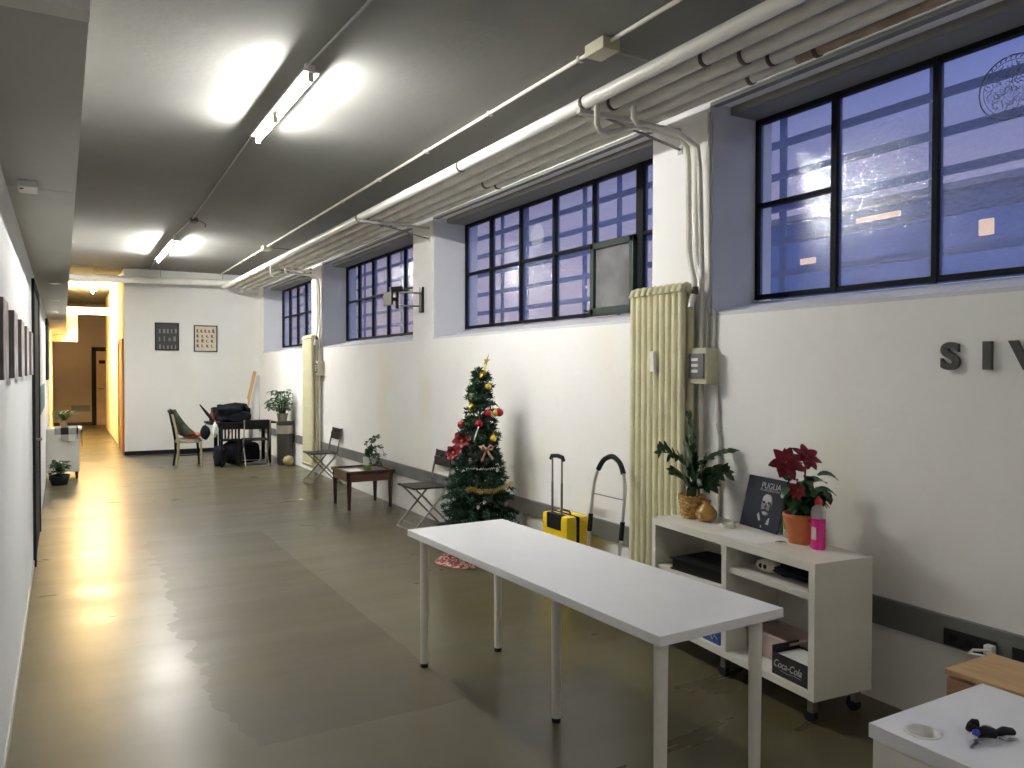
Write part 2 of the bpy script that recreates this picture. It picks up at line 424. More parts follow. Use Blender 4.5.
# ---------------------------------------------------------------- room shell
XW, XL, YB, ZC = 3.443, -.211, 16.26, 3.5
YN, YF, XWO = -4.0, 25.7, 3.98
WINY = [(-4.13 + .02, -.56), (-.02, 3.557), (4.09, 7.68), (8.22, 11.80), (12.36, 15.86)]
ZS, ZT = 1.96, 3.2
struct('floor', MB().box((-1.0, YN - .2, -.15), (4.2, YF + .6, 0)), 'floor')
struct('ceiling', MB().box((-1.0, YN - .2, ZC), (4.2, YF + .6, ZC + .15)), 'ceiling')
w = MB()
w.box((XW, YN, 0), (XWO, YB + .2, ZS - .02))
w.box((XW, YN, ZT + .04), (XWO, YB + .2, ZC))
edges = [YN] + [e for p in WINY for e in (max(p[0], YN), p[1])] + [YB + .2]
for a, b in zip(edges[::2], edges[1::2]):
    if b - a > .01: w.box((XW, a, ZS - .02), (XWO, b, ZT + .04))
struct('wall_right', w, 'wall')
# sloping sills, thin plaster linings of the reveals and the step at the window head
t = MB()
for a, b in WINY:
    a = max(a, YN)
    t.poly([(XW + .002, a, ZS - .02), (XW + .002, a, ZS), (XWO - .08, a, 2.055), (XWO - .08, a, ZS - .02)], (0, b - a, 0))
    t.box((XW + .015, b - .012, ZS), (XWO - .08, b + .001, ZT + .04))
    t.box((XW + .015, a - .001, ZS), (XWO - .08, a + .012, ZT + .04))
struct('trim_1', t, 'reveal', label='grey painted window reveals and sloping sills')
t = MB()
for a, b in WINY:
    a = max(a, YN)
    t.box((XW + .16, a, ZT - .01), (XWO - .08, b, ZT + .045)); t.box((XW, a, ZT + .02), (XW + .05, b, ZT + .045))
struct('trim_2', t, 'ceiling', label='stepped plaster moulding along the window heads')
struct('wall_back', MB().box((1.01, YB, 0), (XW + .3, YB + .2, ZC)), 'wall_plain')
struct('wall_hallway', MB().box((1.01, YB + .2, 0), (1.16, 23.4, ZC)).box((1.16, 23.3, 0), (2.4, 23.4, ZC)), 'corridor')
struct('wall_far', MB().box((-.6, YF, 0), (2.4, YF + .15, ZC)).box((2.3, 23.4, 0), (2.4, YF, ZC)), 'brown_wall')
struct('wall_left', MB().box((XL - .2, YN, 0), (XL, 13.2, ZC)).box((XL - .2, 13.2, 0), (XL, 15.3, ZC)), 'wall_left')
struct('wall_left_hallway', MB().box((XL - .2, 15.3, 0), (XL, YF, ZC)), 'corridor')
struct('wall_front', MB().box((XL - .2, YN - .2, 0), (XWO, YN, ZC)), 'wall_plain')
# boxed soffit over the left wall
sf = MB().box((XL, 2.12, 2.43), (.06, 4.195, ZC)).box((XL, 4.205, 2.43), (.06, 6.37, ZC)).box((XL, 6.38, 2.43), (.06, 8.55, ZC))
sf.box((XL, 8.56, 2.43), (.06, 10.7, ZC)).box((XL, 10.71, 2.43), (.06, 12.9, ZC)).box((XL, 12.91, 2.43), (.06, 15.2, ZC)).box((XL, 15.21, 2.43), (.06, 18.6, ZC)).box((XL, 18.61, 2.43), (.10, 21.5, ZC))
sf.box((XL, YN, 2.62), (.06, 2.05, ZC))
struct('trim_3', sf, 'soffit', label='boxed soffit of grey boards above the left wall')
struct('trim_4', MB().box((XL, 2.05, 2.425), (.062, 2.12, 2.70), .004), 'duct', label='pale batten across the soffit')
struct('trim_5', MB().box((XL, 21.5, 2.28), (.33, 22.1, 2.95), .005), 'corridor', label='lower boxed bulkhead at the end of the hallway soffit')
struct('trim_6', MB().box((XL - .05, 20.85, 2.90), (1.01, 21.0, 3.06), .003), 'duct', label='white crossbeam spanning the hallway')
struct('baseboard_back', MB().box((1.0, YB - .015, 0), (XW, YB, .075), .003), 'black')
struct('baseboard_hallway', MB().box((.998, YB - .012, 0), (1.012, 16.42, .07)).box((.998, 17.62, 0), (1.012, 23.4, .07)), 'cable')
struct('baseboard_left', MB().box((XL, YN, 0), (XL + .008, 7.4, .055)), 'conduit')
# doors
d1 = struct('door_1', MB().box((XL - .04, 7.5, 0), (XL + .012, 8.98, 2.27)), 'door_black', label='black door in the left wall')
MB().box((XL - .02, 7.40, 0), (XL + .022, 7.5, 2.34), .003).box((XL - .02, 8.98, 0), (XL + .022, 9.06, 2.34), .003).box((XL - .02, 7.40, 2.27), (XL + .022, 9.06, 2.34), .003).build('door_frame', 'door_black', d1)
MB().cyl((XL + .01, 7.62, 1.02), (XL + .06, 7.62, 1.02), .010).cyl((XL + .055, 7.62, 1.02), (XL + .055, 7.75, 1.02), .009).build('door_handle', 'chrome', d1)
d2 = struct('door_2', MB().box((.99, 16.5, 0), (1.013, 17.55, 2.13)), 'orange_wood', label='orange wooden door just inside the hallway')
MB().box((.975, 16.42, 0), (1.014, 16.5, 2.19), .003).box((.975, 17.55, 0), (1.014, 17.62, 2.19), .003).box((.975, 16.42, 2.13), (1.014, 17.62, 2.19), .003).build('door_frame', 'orange_wood', d2)
MB().cyl((.992, 17.42, 1.05), (.94, 17.42, 1.05), .010).cyl((.945, 17.42, 1.05), (.945, 17.30, 1.05), .009).build('door_handle', 'chrome', d2)
d3 = struct('door_3', MB().box((.86, YF - .03, 0), (1.75, YF + .01, 2.15)), 'door_peach', label='peach door at the far end of the hallway')
MB().box((.74, YF - .05, 0), (.86, YF + .01, 2.26), .003).box((1.75, YF - .05, 0), (1.87, YF + .01, 2.26), .003).box((.74, YF - .05, 2.14), (1.87, YF + .01, 2.26), .003).build('door_frame', 'door_black', d3)
MB().cyl((.92, YF - .03, 1.05), (.92, YF - .08, 1.05), .012).cyl((.92, YF - .075, 1.05), (1.04, YF - .075, 1.05), .010).build('door_handle', 'black', d3)
MB().box((.93, YF - .04, 1.78), (1.09, YF - .03, 1.88), .002).build('door_plate', 'black', d3)
struct('baseboard_far', MB().box((XL, YF - .015, 0), (.74, YF, .09)), 'dark_wood')

# ---------------------------------------------------------------- windows
XG = 3.84
def window(k, a, b, rows=True, hop=None, name='window'):
    a = max(a, YN + .05)
    z0, z1 = 2.058, 3.19
    root = bpy.data.objects.new('window_%d' % k, None); C.objects.link(root); root.location = (XG, (a + b) / 2, z0)
    root['kind'] = 'structure'; WORLD[root.name] = Matrix.Translation(root.location).inverted()
    f = MB(); x0, x1 = XG - .02, XG + .025
    f.box((x0, a, z0), (x1, a + .035, z1)).box((x0, b - .035, z0), (x1, b, z1)).box((x0, a, z0), (x1, b, z0 + .03)).box((x0, a, z1 - .03), (x1, b, z1))
    n = 6; step = (b - a) / n; ys = [b - i * step for i in range(n + 1)]
    for i in range(1, n):
        wd = .018 if i % 2 else .014
        if hop is not None and i == hop + 1: wd = .04
        f.box((x0 - .004, ys[i] - wd, z0), (x1 + .002, ys[i] + wd, z1))
    zt = 2.648
    for i in range(n):
        if rows is True or i in rows: f.box((x0, ys[i + 1], zt - .013), (x1, ys[i], zt + .013))
    f.build('window_frame', 'black_frame', root)
    if hop is None:
        MB().box((XG + .004, a + .02, z0 + .02), (XG + .006, b - .02, z1 - .02)).build('window_panes', 'glass', root)
    else:
        ya, yb = ys[hop + 1] + .03, ys[hop] - .005
        g = MB().box((XG + .004, a + .02, z0 + .02), (XG + .006, ya, z1 - .02)).box((XG + .004, yb, z0 + .02), (XG + .006, b - .02, z1 - .02)).box((XG + .004, ya, zt), (XG + .006, yb, z1 - .02))
        g.build('window_panes', 'glass', root)
        c = MB(); xa, xb = XG - .06, XG - .012; za, zb = z0 + .0, zt + .0
        for bx in (((xa, ya, za), (xb, ya + .05, zb)), ((xa, yb - .05, za), (xb, yb, zb)), ((xa, ya, za), (xb, yb, za + .06)), ((xa, ya, zb - .05), (xb, yb, zb))): c.box(*bx, .004)
        s = c.build('casement', 'green_frame', root, 'dark green opening casement')
        MB().box((XG - .035, ya + .05, za + .06), (XG - .03, yb - .05, zb - .05)).build('casement_pane', 'dull_glass', s)
        MB().box((xa - .012, yb - .035, za + .0), (xa, yb - .005, za + .05), .003).cyl((xa - .01, yb - .02, za + .03), (xa - .045, yb + .02, za + .045), .007).build('latch', 'black', s)
    return root
window(5, *WINY[0])
window(1, *WINY[1], rows={0})
window(2, *WINY[2], hop=4)
window(3, *WINY[3])
window(4, *WINY[4])
names = ['outside the window nearest the camera', 'outside the window above the radiator and tree', 'outside the window behind the screen bracket', 'outside the far corner window']
for i, (a, b) in enumerate(WINY[1:]):
    r = thing('security_grille', 'blurred blue security bars ' + names[i], 'window grille', (4.12, (a + b) / 2, 2.0), 0, 'security grilles outside the windows')
    g = MB()
    for z in (2.04, 2.25, 2.46, 2.68, 2.89, 3.10): g.box((4.10, a - .3, z - .022), (4.13, b + .3, z + .022))
    g.build('horizontal_bars', 'bars', r)
    y = b + .04
    if i == 0: y = 3.60
    elif i == 1: y = 7.40
    while y > a - .2:
        MB().box((4.131, y - .024, 1.8), (4.15, y + .024, 3.4)).build('vertical_bar', 'bars', r); y -= 1.03 if i == 0 else .512
# round etched marks on the glass
def sticker(y, z, r, m, label, dense):
    root = thing('round_sticker', label, 'window sticker', (XG - .001, y, z - r), 0)
    g = MB(); x = XG - .002
    g.tube([(x, y + r * math.cos(2 * PI * i / 40), z + r * math.sin(2 * PI * i / 40)) for i in range(40)], .004, 6, closed=True)
    g.tube([(x, y + .86 * r * math.cos(2 * PI * i / 40), z + .86 * r * math.sin(2 * PI * i / 40)) for i in range(40)], .0016, 6, closed=True)
    g.build('ring', m, root)
    g = MB(); q = random.Random(3)
    for _ in range(dense):
        a = q.uniform(0, 2 * PI); rr = r * .78 * math.sqrt(q.random()); p = (x, y + rr * math.cos(a), z + rr * math.sin(a))
        b_ = q.uniform(0, PI); l = q.uniform(.006, .022)
        g.tube([p, (x, p[1] + l * math.cos(b_) * .5, p[2] + l * .3), (x, p[1] + l * math.cos(b_), p[2] + l * math.sin(b_))], .0012, 4)
    for k in range(12):
        a = .5 + k * .17
        g.tube([(x, y + .9 * r * math.cos(a), z + .9 * r * math.sin(a)), (x, y + .96 * r * math.cos(a + .06), z + .96 * r * math.sin(a + .06))], .003, 4)
    g.build('engraving', m, root)
sticker(2.012, 2.93, .147, 'etched', 'dark round engraved emblem stuck on the glass nearest the camera', 420)
for (y, z, lab) in ((6.20, 2.86, 'pale round mark on the glass above the tree'), (10.3, 2.87, 'pale round mark on the glass left of the screen bracket')):
    mb = MB(); r = .115
    pts = [(XG - .002, y + r * math.cos(2 * PI * i / 24), z + r * math.sin(2 * PI * i / 24)) for i in range(24)]
    mb.poly(pts, (.0015, 0, 0)); single('window_mark', mb, 'etched_pale', lab, 'window sticker')

# outside: courtyard ground, facade opposite
struct('ground_outside', MB().box((XWO, -14, 1.2), (16, 30, 1.3)), 'ground')
fb = thing('facade_building', 'dark blue building across the yard seen through the near window', 'building', (11, .6, 1.3))
MB().box((9.0, -8, 1.3), (13, 9.2, 3.70)).build('facade_wall', 'facade', fb)
MB().box((8.98, 6.0, 3.44), (9.0, 6.62, 3.60)).build('reflection_patch', 'warm_reflection', fb)  # three glowing panels stand in for room reflections in the window glass
MB().box((8.98, 4.88, 3.14), (9.0, 5.04, 3.32)).build('reflection_patch', 'warm_reflection', fb)
MB().box((8.98, 7.25, 3.10), (9.0, 7.5, 3.18)).build('reflection_patch', 'warm_reflection', fb)
MB().box((8.85, -8.1, 3.70), (13.2, 9.3, 3.78)).build('roof_edge', 'ground', fb)

# ---------------------------------------------------------------- lamps
def batten(x, y0, y1, tubes, m, label, z=3.5, name='fluorescent_lamp'):
    r = thing(name, label, 'ceiling lamp', (x, (y0 + y1) / 2, z))
    MB().box((x - .050, y0, z - .088), (x + .050, y1, z - .072), .004).box((x - .022, y0, z - .075), (x + .022, y1, z - .045), .003).box((x - .012, y0 + .1, z - .055), (x + .012, y0 + .14, z)).box((x - .012, y1 - .14, z - .055), (x + .012, y1 - .1, z)).build('batten', 'conduit', r)
    for a, b in tubes:
        MB().cyl((x, a, z - .12), (x, b, z - .12), .014, 12).build('tube', m, r)
    for a, b in tubes:
        for y in (a - .012, b + .012): MB().box((x - .016, y - .012, z - .14), (x + .016, y + .012, z - .07), .003).build('lamp_holder', 'beige', r)
    return r
batten(1.325, 4.74, 6.30, [(4.78, 5.55), (5.70, 6.24)], 'tube', 'lit twin fluorescent ceiling lamp nearest the camera')
batten(1.38, 11.8, 14.1, [(11.9, 12.93), (13.0, 14.03)], 'tube2', 'lit fluorescent ceiling lamp near the back wall')
batten(.62, 19.3, 20.5, [(19.4, 20.4)], 'warm_tube', 'warm glowing lamp on the hallway ceiling')
batten(1.3, -2.6, -1.2, [(-2.5, -1.3)], 'rear_fill', 'added dim fill lamp, out of view on the ceiling behind the camera')  # unseen lamp added to brighten the foreground
cb = MB().tube([(1.385, YN, 3.488), (1.37, 3.9, 3.487), (1.33, 4.84, 3.487)], .009, 8).tube([(1.33, 6.2, 3.487), (1.42, 10.4, 3.487), (1.38, 11.95, 3.487)], .009, 8).tube([(1.38, 13.98, 3.487), (1.44, YB - .3, 3.487), (1.0, YB - .05, 3.487), (.1, YB - .05, 3.487)], .008, 8)
single('ceiling_cable', cb, 'cable', 'thin grey cable along the ceiling linking the fluorescent lamps', 'cable')
jb = thing('junction_box', 'small dark junction box on the ceiling cable between the two lamps', 'junction box', (1.44, 10.5, 3.5))
MB().box((1.40, 10.42, 3.45), (1.48, 10.56, 3.499), .006).build('box_body', 'clamp', jb)
MB().tube([(1.48, 10.5, 3.48), (1.55, 10.55, 3.475), (1.58, 10.5, 3.44), (1.57, 10.47, 3.40)], .006, 8).build('loose_wire', 'clamp', jb)
for i, (x, y, wh) in enumerate(((-.055, 8.65, 'nearest'), (-.07, 10.75, 'second'), (-.09, 13.0, 'third'), (-.11, 15.1, 'farthest'))):
    d = thing('downlight', wh + ' of the four small recessed lights under the left soffit', 'downlight', (x, y, 2.43), 0, 'downlights under the soffit')
    MB().lathe((x, y, 2.422), [(.045, 0), (.05, .004), (.05, .009)], 18).build('ring', 'white_plastic', d)
    MB().lathe((x, y, 2.4205), [(.032, 0), (.032, .003)], 16).build('lens', 'downlight', d)
sd = thing('smoke_detector', 'small white box with a dark dot under the left soffit', 'detector', (-.125, 4.1, 2.43))
MB().box((-.165, 4.02, 2.40), (-.09, 4.18, 2.43), .008).build('housing', 'white_plastic', sd)
MB().cyl((-.15, 4.06, 2.402), (-.15, 4.06, 2.397), .008).build('sensor', 'black', sd)
du = thing('air_duct', 'long white round duct running across the room before the back wall', 'duct', (1.7, 15.9, 3.25))
MB().cyl((.06, 15.9, 3.235), (XW, 15.9, 3.305), .062, 20).build('duct_pipe', 'duct', du)
for x in (.5, 1.6, 2.7): MB().cyl((x, 15.9, 3.29), (x, 15.9, 3.5), .006, 6).build('hanger', 'cable', du)

# ---------------------------------------------------------------- pipes
PS = [(2.71, .039, 'pipe_white', 'fattest and outermost white pipe of the ceiling bundle'), (2.857, .036, 'pipe', 'second cream pipe from the room side of the ceiling bundle'),
      (3.003, .041, 'pipe', 'middle cream pipe of the ceiling bundle'), (3.145, .037, 'pipe', 'fourth cream pipe of the ceiling bundle, next to the tan one'), (3.262, .030, 'pipe', 'thinnest pipe of the bundle, tan near the camera, closest to the windows')]
CL = [[3.83, 5.5, 7.9, 12.0, 13.3], [3.75, 2.98, 7.95], [2.85, 8.0, 12.1], [2.80, 8.05, 5.9], [3.05, 2.62, 5.9]]
for i, (x, r_, m_, lab) in enumerate(PS):
    p = thing('heating_pipe', lab, 'pipe', (x, 6.1, 3.2 - r_), 0, 'pipes under the ceiling by the windows')
    if i == 4:
        MB().cyl((x, 2.75, 3.2), (x, 15.84, 3.2), r_, 20).build('pipe_run', m_, p)
        MB().cyl((x, YN, 3.2), (x, 2.75, 3.2), r_ - .001, 20).build('bare_section', 'pipe_tan', p, 'bare tan section')
    else:
        MB().cyl((x, YN, 3.2), (x, 15.84, 3.2), r_, 24).build('pipe_run', m_, p)
        for y in (.4, 1.5, 6.6, 9.4, 10.8, 14.2): MB().cyl((x, y, 3.2), (x, y + .05, 3.2), r_ + .004, 24).build('sleeve_joint', m_, p)
    for y in CL[i]:
        MB().cyl((x, y, 3.2), (x, y + .022, 3.2), r_ + .006, 24).build('clamp', 'clamp', p)
def bracket(y, lab):
    b = thing('pipe_bracket', lab, 'bracket', (XW, y, 3.02), 0, 'brackets carrying the pipes')
    MB().box((2.66, y - .02, 3.13), (XW - .001, y + .02, 3.156), .003).build('arm', 'conduit', b)
    MB().cyl((2.86, y, 3.135), (XW - .002, y - .02, 3.02), .009, 8).build('brace_rod', 'steel_grey', b)
    MB().box((XW - .008, y - .04, 2.99), (XW - .001, y, 3.05), .002).build('wall_plate', 'conduit', b)
bracket(3.84, 'angled pipe bracket on the pier above the near radiator')
bracket(7.78, 'angled pipe bracket on the pier above the screen bracket')
bracket(12.08, 'angled pipe bracket on the far pier near the back wall')
def drop_pipes(dy, lab1, lab2, lab3):
    s = MB().tube([(2.71, 3.72 + dy, 3.15), (2.71, 3.72 + dy, 3.04), (2.73, 3.72 + dy, 3.01), (2.78, 3.72 + dy, 3.0), (3.0, 3.73 + dy, 3.075), (3.2, 3.73 + dy, 3.08), (3.34, 3.72 + dy, 3.06), (3.395, 3.71 + dy, 3.0), (3.40, 3.70 + dy, 2.9), (3.40, 3.69 + dy, 2.35), (3.395, 3.67 + dy, 2.28), (3.36, 3.60 + dy, 2.16), (3.36, 3.60 + dy, 2.10)], .018, 12)
    single('drop_pipe', s, 'pipe', lab1, 'pipe', 'pipes dropping to the radiators')
    s = MB().tube([(2.90, 3.62 + dy, 3.15), (2.90, 3.62 + dy, 3.08), (2.93, 3.62 + dy, 3.05), (3.0, 3.62 + dy, 3.06), (3.25, 3.62 + dy, 3.045), (3.39, 3.61 + dy, 2.98), (3.40, 3.60 + dy, 2.85), (3.40, 3.575 + dy, 2.2), (3.40, 3.575 + dy, .12)], .016, 12)
    single('drop_pipe', s, 'pipe', lab2, 'pipe', 'pipes dropping to the radiators')
    s = MB().tube([(3.425, 3.548 + dy, 3.18), (3.425, 3.535 + dy, 2.3), (3.42, 3.53 + dy, 2.15), (3.42, 3.545 + dy, 2.0), (3.42, 3.55 + dy, 1.75)], .010, 8)
    single('wall_conduit', s, 'conduit', lab3, 'conduit', 'thin conduits beside the radiators')
drop_pipes(0, 'cream pipe bending down to the near radiator valve', 'cream pipe running down behind the near wall box', 'thin grey conduit down the pier edge into the near wall box')
drop_pipes(8.2, 'cream pipe bending down to the far radiator valve', 'cream pipe running down beside the far radiator', 'thin grey conduit on the far pier edge')
cd = thing('ceiling_conduit', 'straight grey conduit clipped to the ceiling beside the pipes', 'conduit', (2.72, 6.1, 3.48))
MB().cyl((2.72, YN, 3.483), (2.71, YB, 3.483), .013, 10).build('conduit_run', 'pipe', cd)
for k in range(17): MB().box((2.70, -3 + k * 1.15, 3.465), (2.74, -2.98 + k * 1.15, 3.5)).build('clip', 'conduit', cd)
for y, lab in ((3.68, 'square beige junction box on the ceiling conduit nearest the camera'), (12.26, 'square dark junction box on the ceiling conduit near the back')):
    j = thing('junction_box', lab, 'junction box', (2.72, y, 3.5))
    MB().box((2.655, y - .09, 3.43), (2.775, y + .09, 3.499), .006).build('box_body', 'beige', j)
    MB().cyl((2.775, y, 3.47), (3.1, y, 3.47), .012, 8).build('side_conduit', 'cable', j)

# ---------------------------------------------------------------- radiators
def radiator(dy, lab):
    r = thing('radiator', lab, 'radiator', (3.36, 3.88 + dy, .10), 0, 'tall column radiators')
    y0, y1, z0, z1 = 3.618 + dy, 4.14 + dy, .12, 2.135; n = 9; st = (y1 - y0) / n
    for i in range(n):
        y = y0 + (i + .5) * st; g = MB()
        for x in (3.305, 3.375):
            g.tube([(x, y, z0 + .03), (x, y, z1 - .03)], .0245, 12)
        g.tube([(3.285, y, z0 + .05), (3.30, y, z0 + .015), (3.34, y, z0), (3.38, y, z0 + .015), (3.39, y, z0 + .05)], .022, 10)
        g.tube([(3.285, y, z1 - .05), (3.30, y, z1 - .015), (3.34, y, z1), (3.38, y, z1 - .015), (3.39, y, z1 - .05)], .022, 10)
        g.build('radiator_section', 'radiator', r)
    MB().cyl((3.34, y0 - .012, z1 - .035), (3.34, y1 + .01, z1 - .035), .024, 12).cyl((3.34, y0 - .012, z0 + .035), (3.34, y1 + .01, z0 + .035), .024, 12).build('header_pipe', 'radiator', r)
    v = MB().cyl((3.36, y0 - .005, 2.09), (3.36, y0 - .045, 2.09), .014, 10).cyl((3.36, y0 - .03, 2.07), (3.36, y0 - .03, 2.12), .018, 10).build('valve', 'clamp', r)
    MB().cyl((3.345, y0 - .03, 2.07), (3.32, y0 - .03, 1.99), .019, 12).build('thermostat_head', 'white_plastic', v)
    for z in (1.9, .56):
        for y in (y0 + .08, y1 - .12): MB().box((3.395, y, z), (XW, y + .04, z + .03)).build('wall_mount', 'radiator', r)
    return r
rr = radiator(0, 'tall cream column radiator beside the white shelf unit')
radiator(8.2, 'tall cream column radiator on the far pier behind the folding chair')
hc = thing('heat_cost_meter', 'small white meter clipped to the ribs of the near radiator', 'meter', (3.27, 3.87, 1.6))
MB().box((3.255, 3.85, 1.60), (3.279, 3.89, 1.73), .005).build('meter_body', 'white_plastic', hc)
MB().box((3.252, 3.853, 1.69), (3.256, 3.887, 1.72), .001).build('meter_window', 'white_paper', hc)
def wall_box(dy, lab):
    e = thing('switch_box', lab, 'electrical box', (3.40, 3.545 + dy, 1.52), 0, 'wall electrical boxes beside the radiators')
    x0, x1, y0, y1, z0, z1 = 3.345, XW, 3.475 + dy, 3.62 + dy, 1.525, 1.745
    MB().box((x0, y0, z0), (x1, y1, z1), .006).build('box_body', 'beige', e)
    MB().box((x0 - .010, y0 + .015, z0 + .035), (x0, y1 - .003, z1 - .035), .003).build('cover_window', 'clear_grey', e)
    for z in (z0 + .07, z0 + .105, z0 + .14):
        MB().box((x0 - .014, y0 + .06, z), (x0 - .010, y1 - .03, z + .018), .001).build('breaker', 'white_plastic', e)
wall_box(0, 'beige switch box with grey window right of the near radiator')
wall_box(8.2, 'beige switch box right of the far radiator')
single('wall_cable', MB().tube([(3.43, 3.47, 1.53), (3.43, 3.458, 1.30), (3.425, 3.46, 1.28), (3.43, 3.445, 1.2), (3.43, 3.45, .52)], .010, 8), 'conduit', 'thin grey conduit running down below the near switch box', 'conduit')
single('wall_cable', MB().tube([(3.43, 3.50, 1.74), (3.43, 3.49, 1.86), (3.432, 3.50, 1.98)], .010, 8), 'conduit', 'short grey conduit rising from the top of the near switch box', 'conduit')

# cable trunking with sockets
tk = thing('cable_trunking', 'long grey cable trunking band running low along the window wall', 'trunking', (XW, 6, .378))
MB().box((XW - .022, YN, .378), (XW, 16.2, .508), .004).build('trunking_body', 'trunk', tk)
MB().box((XW - .026, YN, .49), (XW, 16.2, .512), .003).build('top_lip', 'trunk', tk)
for ya, yb, lab in ((2.045, 1.82, 'black double socket plate in the trunking above the wooden drawers'), (1.755, 1.50, 'black socket plate in the trunking at the right edge of the photo')):
    s = thing('wall_socket', lab, 'socket', (XW - .03, (ya + yb) / 2, .39), 0, 'black socket plates in the trunking')
    MB().box((XW - .036, yb, .388), (XW - .026, ya, .462), .003).build('socket_plate', 'dark_plastic', s)
    for k in range(3):
        y = yb + .04 + k * .07
        MB().cyl((XW - .040, y, .425), (XW - .036, y, .425), .020, 14).build('socket_insert', 'black', s)
pc = thing('power_cable', 'white power cable with plug running from the black wall socket', 'cable', (3.35, 1.7, .41))
MB().box((XW - .075, 1.815, .41), (XW - .040, 1.85, .45), .006).build('plug', 'white_plastic', pc)
MB().tube([(XW - .07, 1.83, .43), (3.34, 1.875, .425), (3.30, 1.87, .42), (3.29, 1.80, .43), (3.28, 1.70, .44), (3.27, 1.5, .45), (3.26, 1.3, .40), (3.26, 1.1, .1), (3.26, 1.0, .006), (3.2, .6, .006)], .006, 8).build('cord', 'white_plastic', pc)

# raised letters
for ch, y, sx in (('S', 2.083, 1.12), ('I', 1.905, 1.25), ('V', 1.783, 1.15)):
    mb = text_mb(ch, .160, .022, (XW - .001 - .022 + .022, y, 1.619), (0, -1, 0), (0, 0, 1), bold=.0062, sx=sx)
    single('wall_letter', mb, 'letters', 'dark grey raised letter %s on the wall above the socket trunking' % ch, 'letter', 'raised letters on the window wall')

# television bracket on the pier
tb = thing('screen_bracket', 'black empty screen bracket with folding arm on the pier between windows', 'bracket', (XW, 7.95, 2.24))
MB().box((XW - .03, 7.91, 2.24), (XW, 7.99, 2.52), .006).build('wall_plate', 'dark_plastic', tb)
MB().tube([(XW - .03, 7.95, 2.45), (3.27, 7.99, 2.46), (3.18, 8.05, 2.45)], .010, 8).tube([(XW - .03, 7.95, 2.31), (3.27, 7.99, 2.31), (3.18, 8.05, 2.32)], .010, 8).build('arm', 'steel_grey', tb)
MB().box((3.165, 8.03, 2.28), (3.195, 8.07, 2.50), .005).box((3.09, 8.03, 2.36), (3.17, 8.07, 2.40), .005).build('joint', 'dark_plastic', tb)
MB().box((3.07, 7.93, 2.31), (3.09, 8.17, 2.45), .004).box((3.10, 8.02, 2.46), (3.24, 8.08, 2.52), .005, rot=(0, -.15, 0)).build('screen_plate', 'dark_plastic', tb)

# ---------------------------------------------------------------- back wall pictures, pine board
def hung(name, x0, x1, z0, z1, fm, bm_, lab, cat):
    p = thing(name, lab, cat, ((x0 + x1) / 2, YB, z0))
    y = YB; f = MB(); b = .018
    for q in (((x0, y - .025, z0), (x0 + b, y, z1)), ((x1 - b, y - .025, z0), (x1, y, z1)), ((x0, y - .025, z0), (x1, y, z0 + b)), ((x0, y - .025, z1 - b), (x1, y, z1))): f.box(*q)
    f.build('picture_frame', fm, p); MB().box((x0 + .01, y - .014, z0 + .01), (x1 - .01, y - .001, z1 - .01)).build('print', bm_, p)
    return p
p1 = hung('framed_chalkboard', 1.53, 1.955, 1.975, 2.505, 'black', 'chalk', 'dark framed board with rows of faint grey marks on the back wall', 'picture')
q = random.Random(11); g = MB()
for r_, z in enumerate((2.35, 2.20, 2.05)):
    for c in range(5 - (r_ == 1)):
        x = 1.60 + c * (.07 if r_ != 1 else .085); g.box((x, YB - .0155, z - .045), (x + q.uniform(.02, .045), YB - .014, z + q.uniform(.02, .05)))
g.build('printed_marks', 'chalk_mark', p1)
p2 = hung('framed_poster', 2.222, 2.655, 1.96, 2.475, 'black', 'cream_board', 'cream poster with rows of small dark figures in a black frame', 'picture')
g = MB()
for r_ in range(4):
    for c in range(5 if r_ == 0 else 4):
        x = 2.27 + c * (.072 if r_ == 0 else .088); z = 2.37 - r_ * .095
        g.box((x, YB - .0155, z - .03), (x + q.uniform(.02, .04), YB - .014, z + q.uniform(.01, .03)))
        g.box((x + .01, YB - .0155, z - .04), (x + .05, YB - .014, z - .03))
g.build('printed_figures', 'print_brown', p2)
single('pine_board', MB().box((2.93, 15.955, 0), (2.99, 15.98, 1.62), 0, rot=(0, .22, 0), piv=(2.96, 15.97, 0)), 'pine', 'tall pale pine batten leaning in the back corner', 'wooden board')
single('board_offcut', MB().box((3.30, 16.1, 0), (3.42, 16.115, 1.50), .003, rot=(-.04, .03, 0)), 'white_paper', 'tall narrow white panel in the corner behind the pine batten', 'board')
single('drawing_board', MB().box((2.80, 15.80, 0), (3.16, 15.82, 1.04), .004, rot=(-.08, 0, 0), piv=(2.98, 15.81, 0)), 'duct', 'pale framed board standing behind the black bag against the back wall', 'board')

# ---------------------------------------------------------------- photo canvases on the left wall
for k, (a, b) in enumerate(((2.60, 2.90), (3.32, 3.61), (4.05, 4.36), (4.77, 5.10), (5.48, 5.80), (6.25, 6.60))):
    if k == 0: continue
    c = thing('photo_canvas', ['', 'grey photo canvas cut by the left edge of the photo', 'second grey photo canvas on the left wall', 'middle grey photo canvas on the left wall', 'fourth grey photo canvas, with a dark blot, on the left wall', 'farthest grey photo canvas, beside the black door'][k], 'picture', (XL, (a + b) / 2, 1.565), 0, 'row of photo canvases on the left wall')
    MB().box((XL, a, 1.565), (XL + .030, b, 1.862), .001).build('canvas', 'photo_side', c)
    MB().box((XL + .030, a + .001, 1.566), (XL + .0315, b - .001, 1.861)).build('photo_print', 'photo', c)
nb = thing('notice_frame', 'tall dark framed notice board on the left wall beyond the door', 'notice board', (XL, 14.2, 1.45))
MB().box((XL, 13.4, 1.45), (XL + .03, 15.2, 2.36), .004).build('frame', 'door_black', nb)
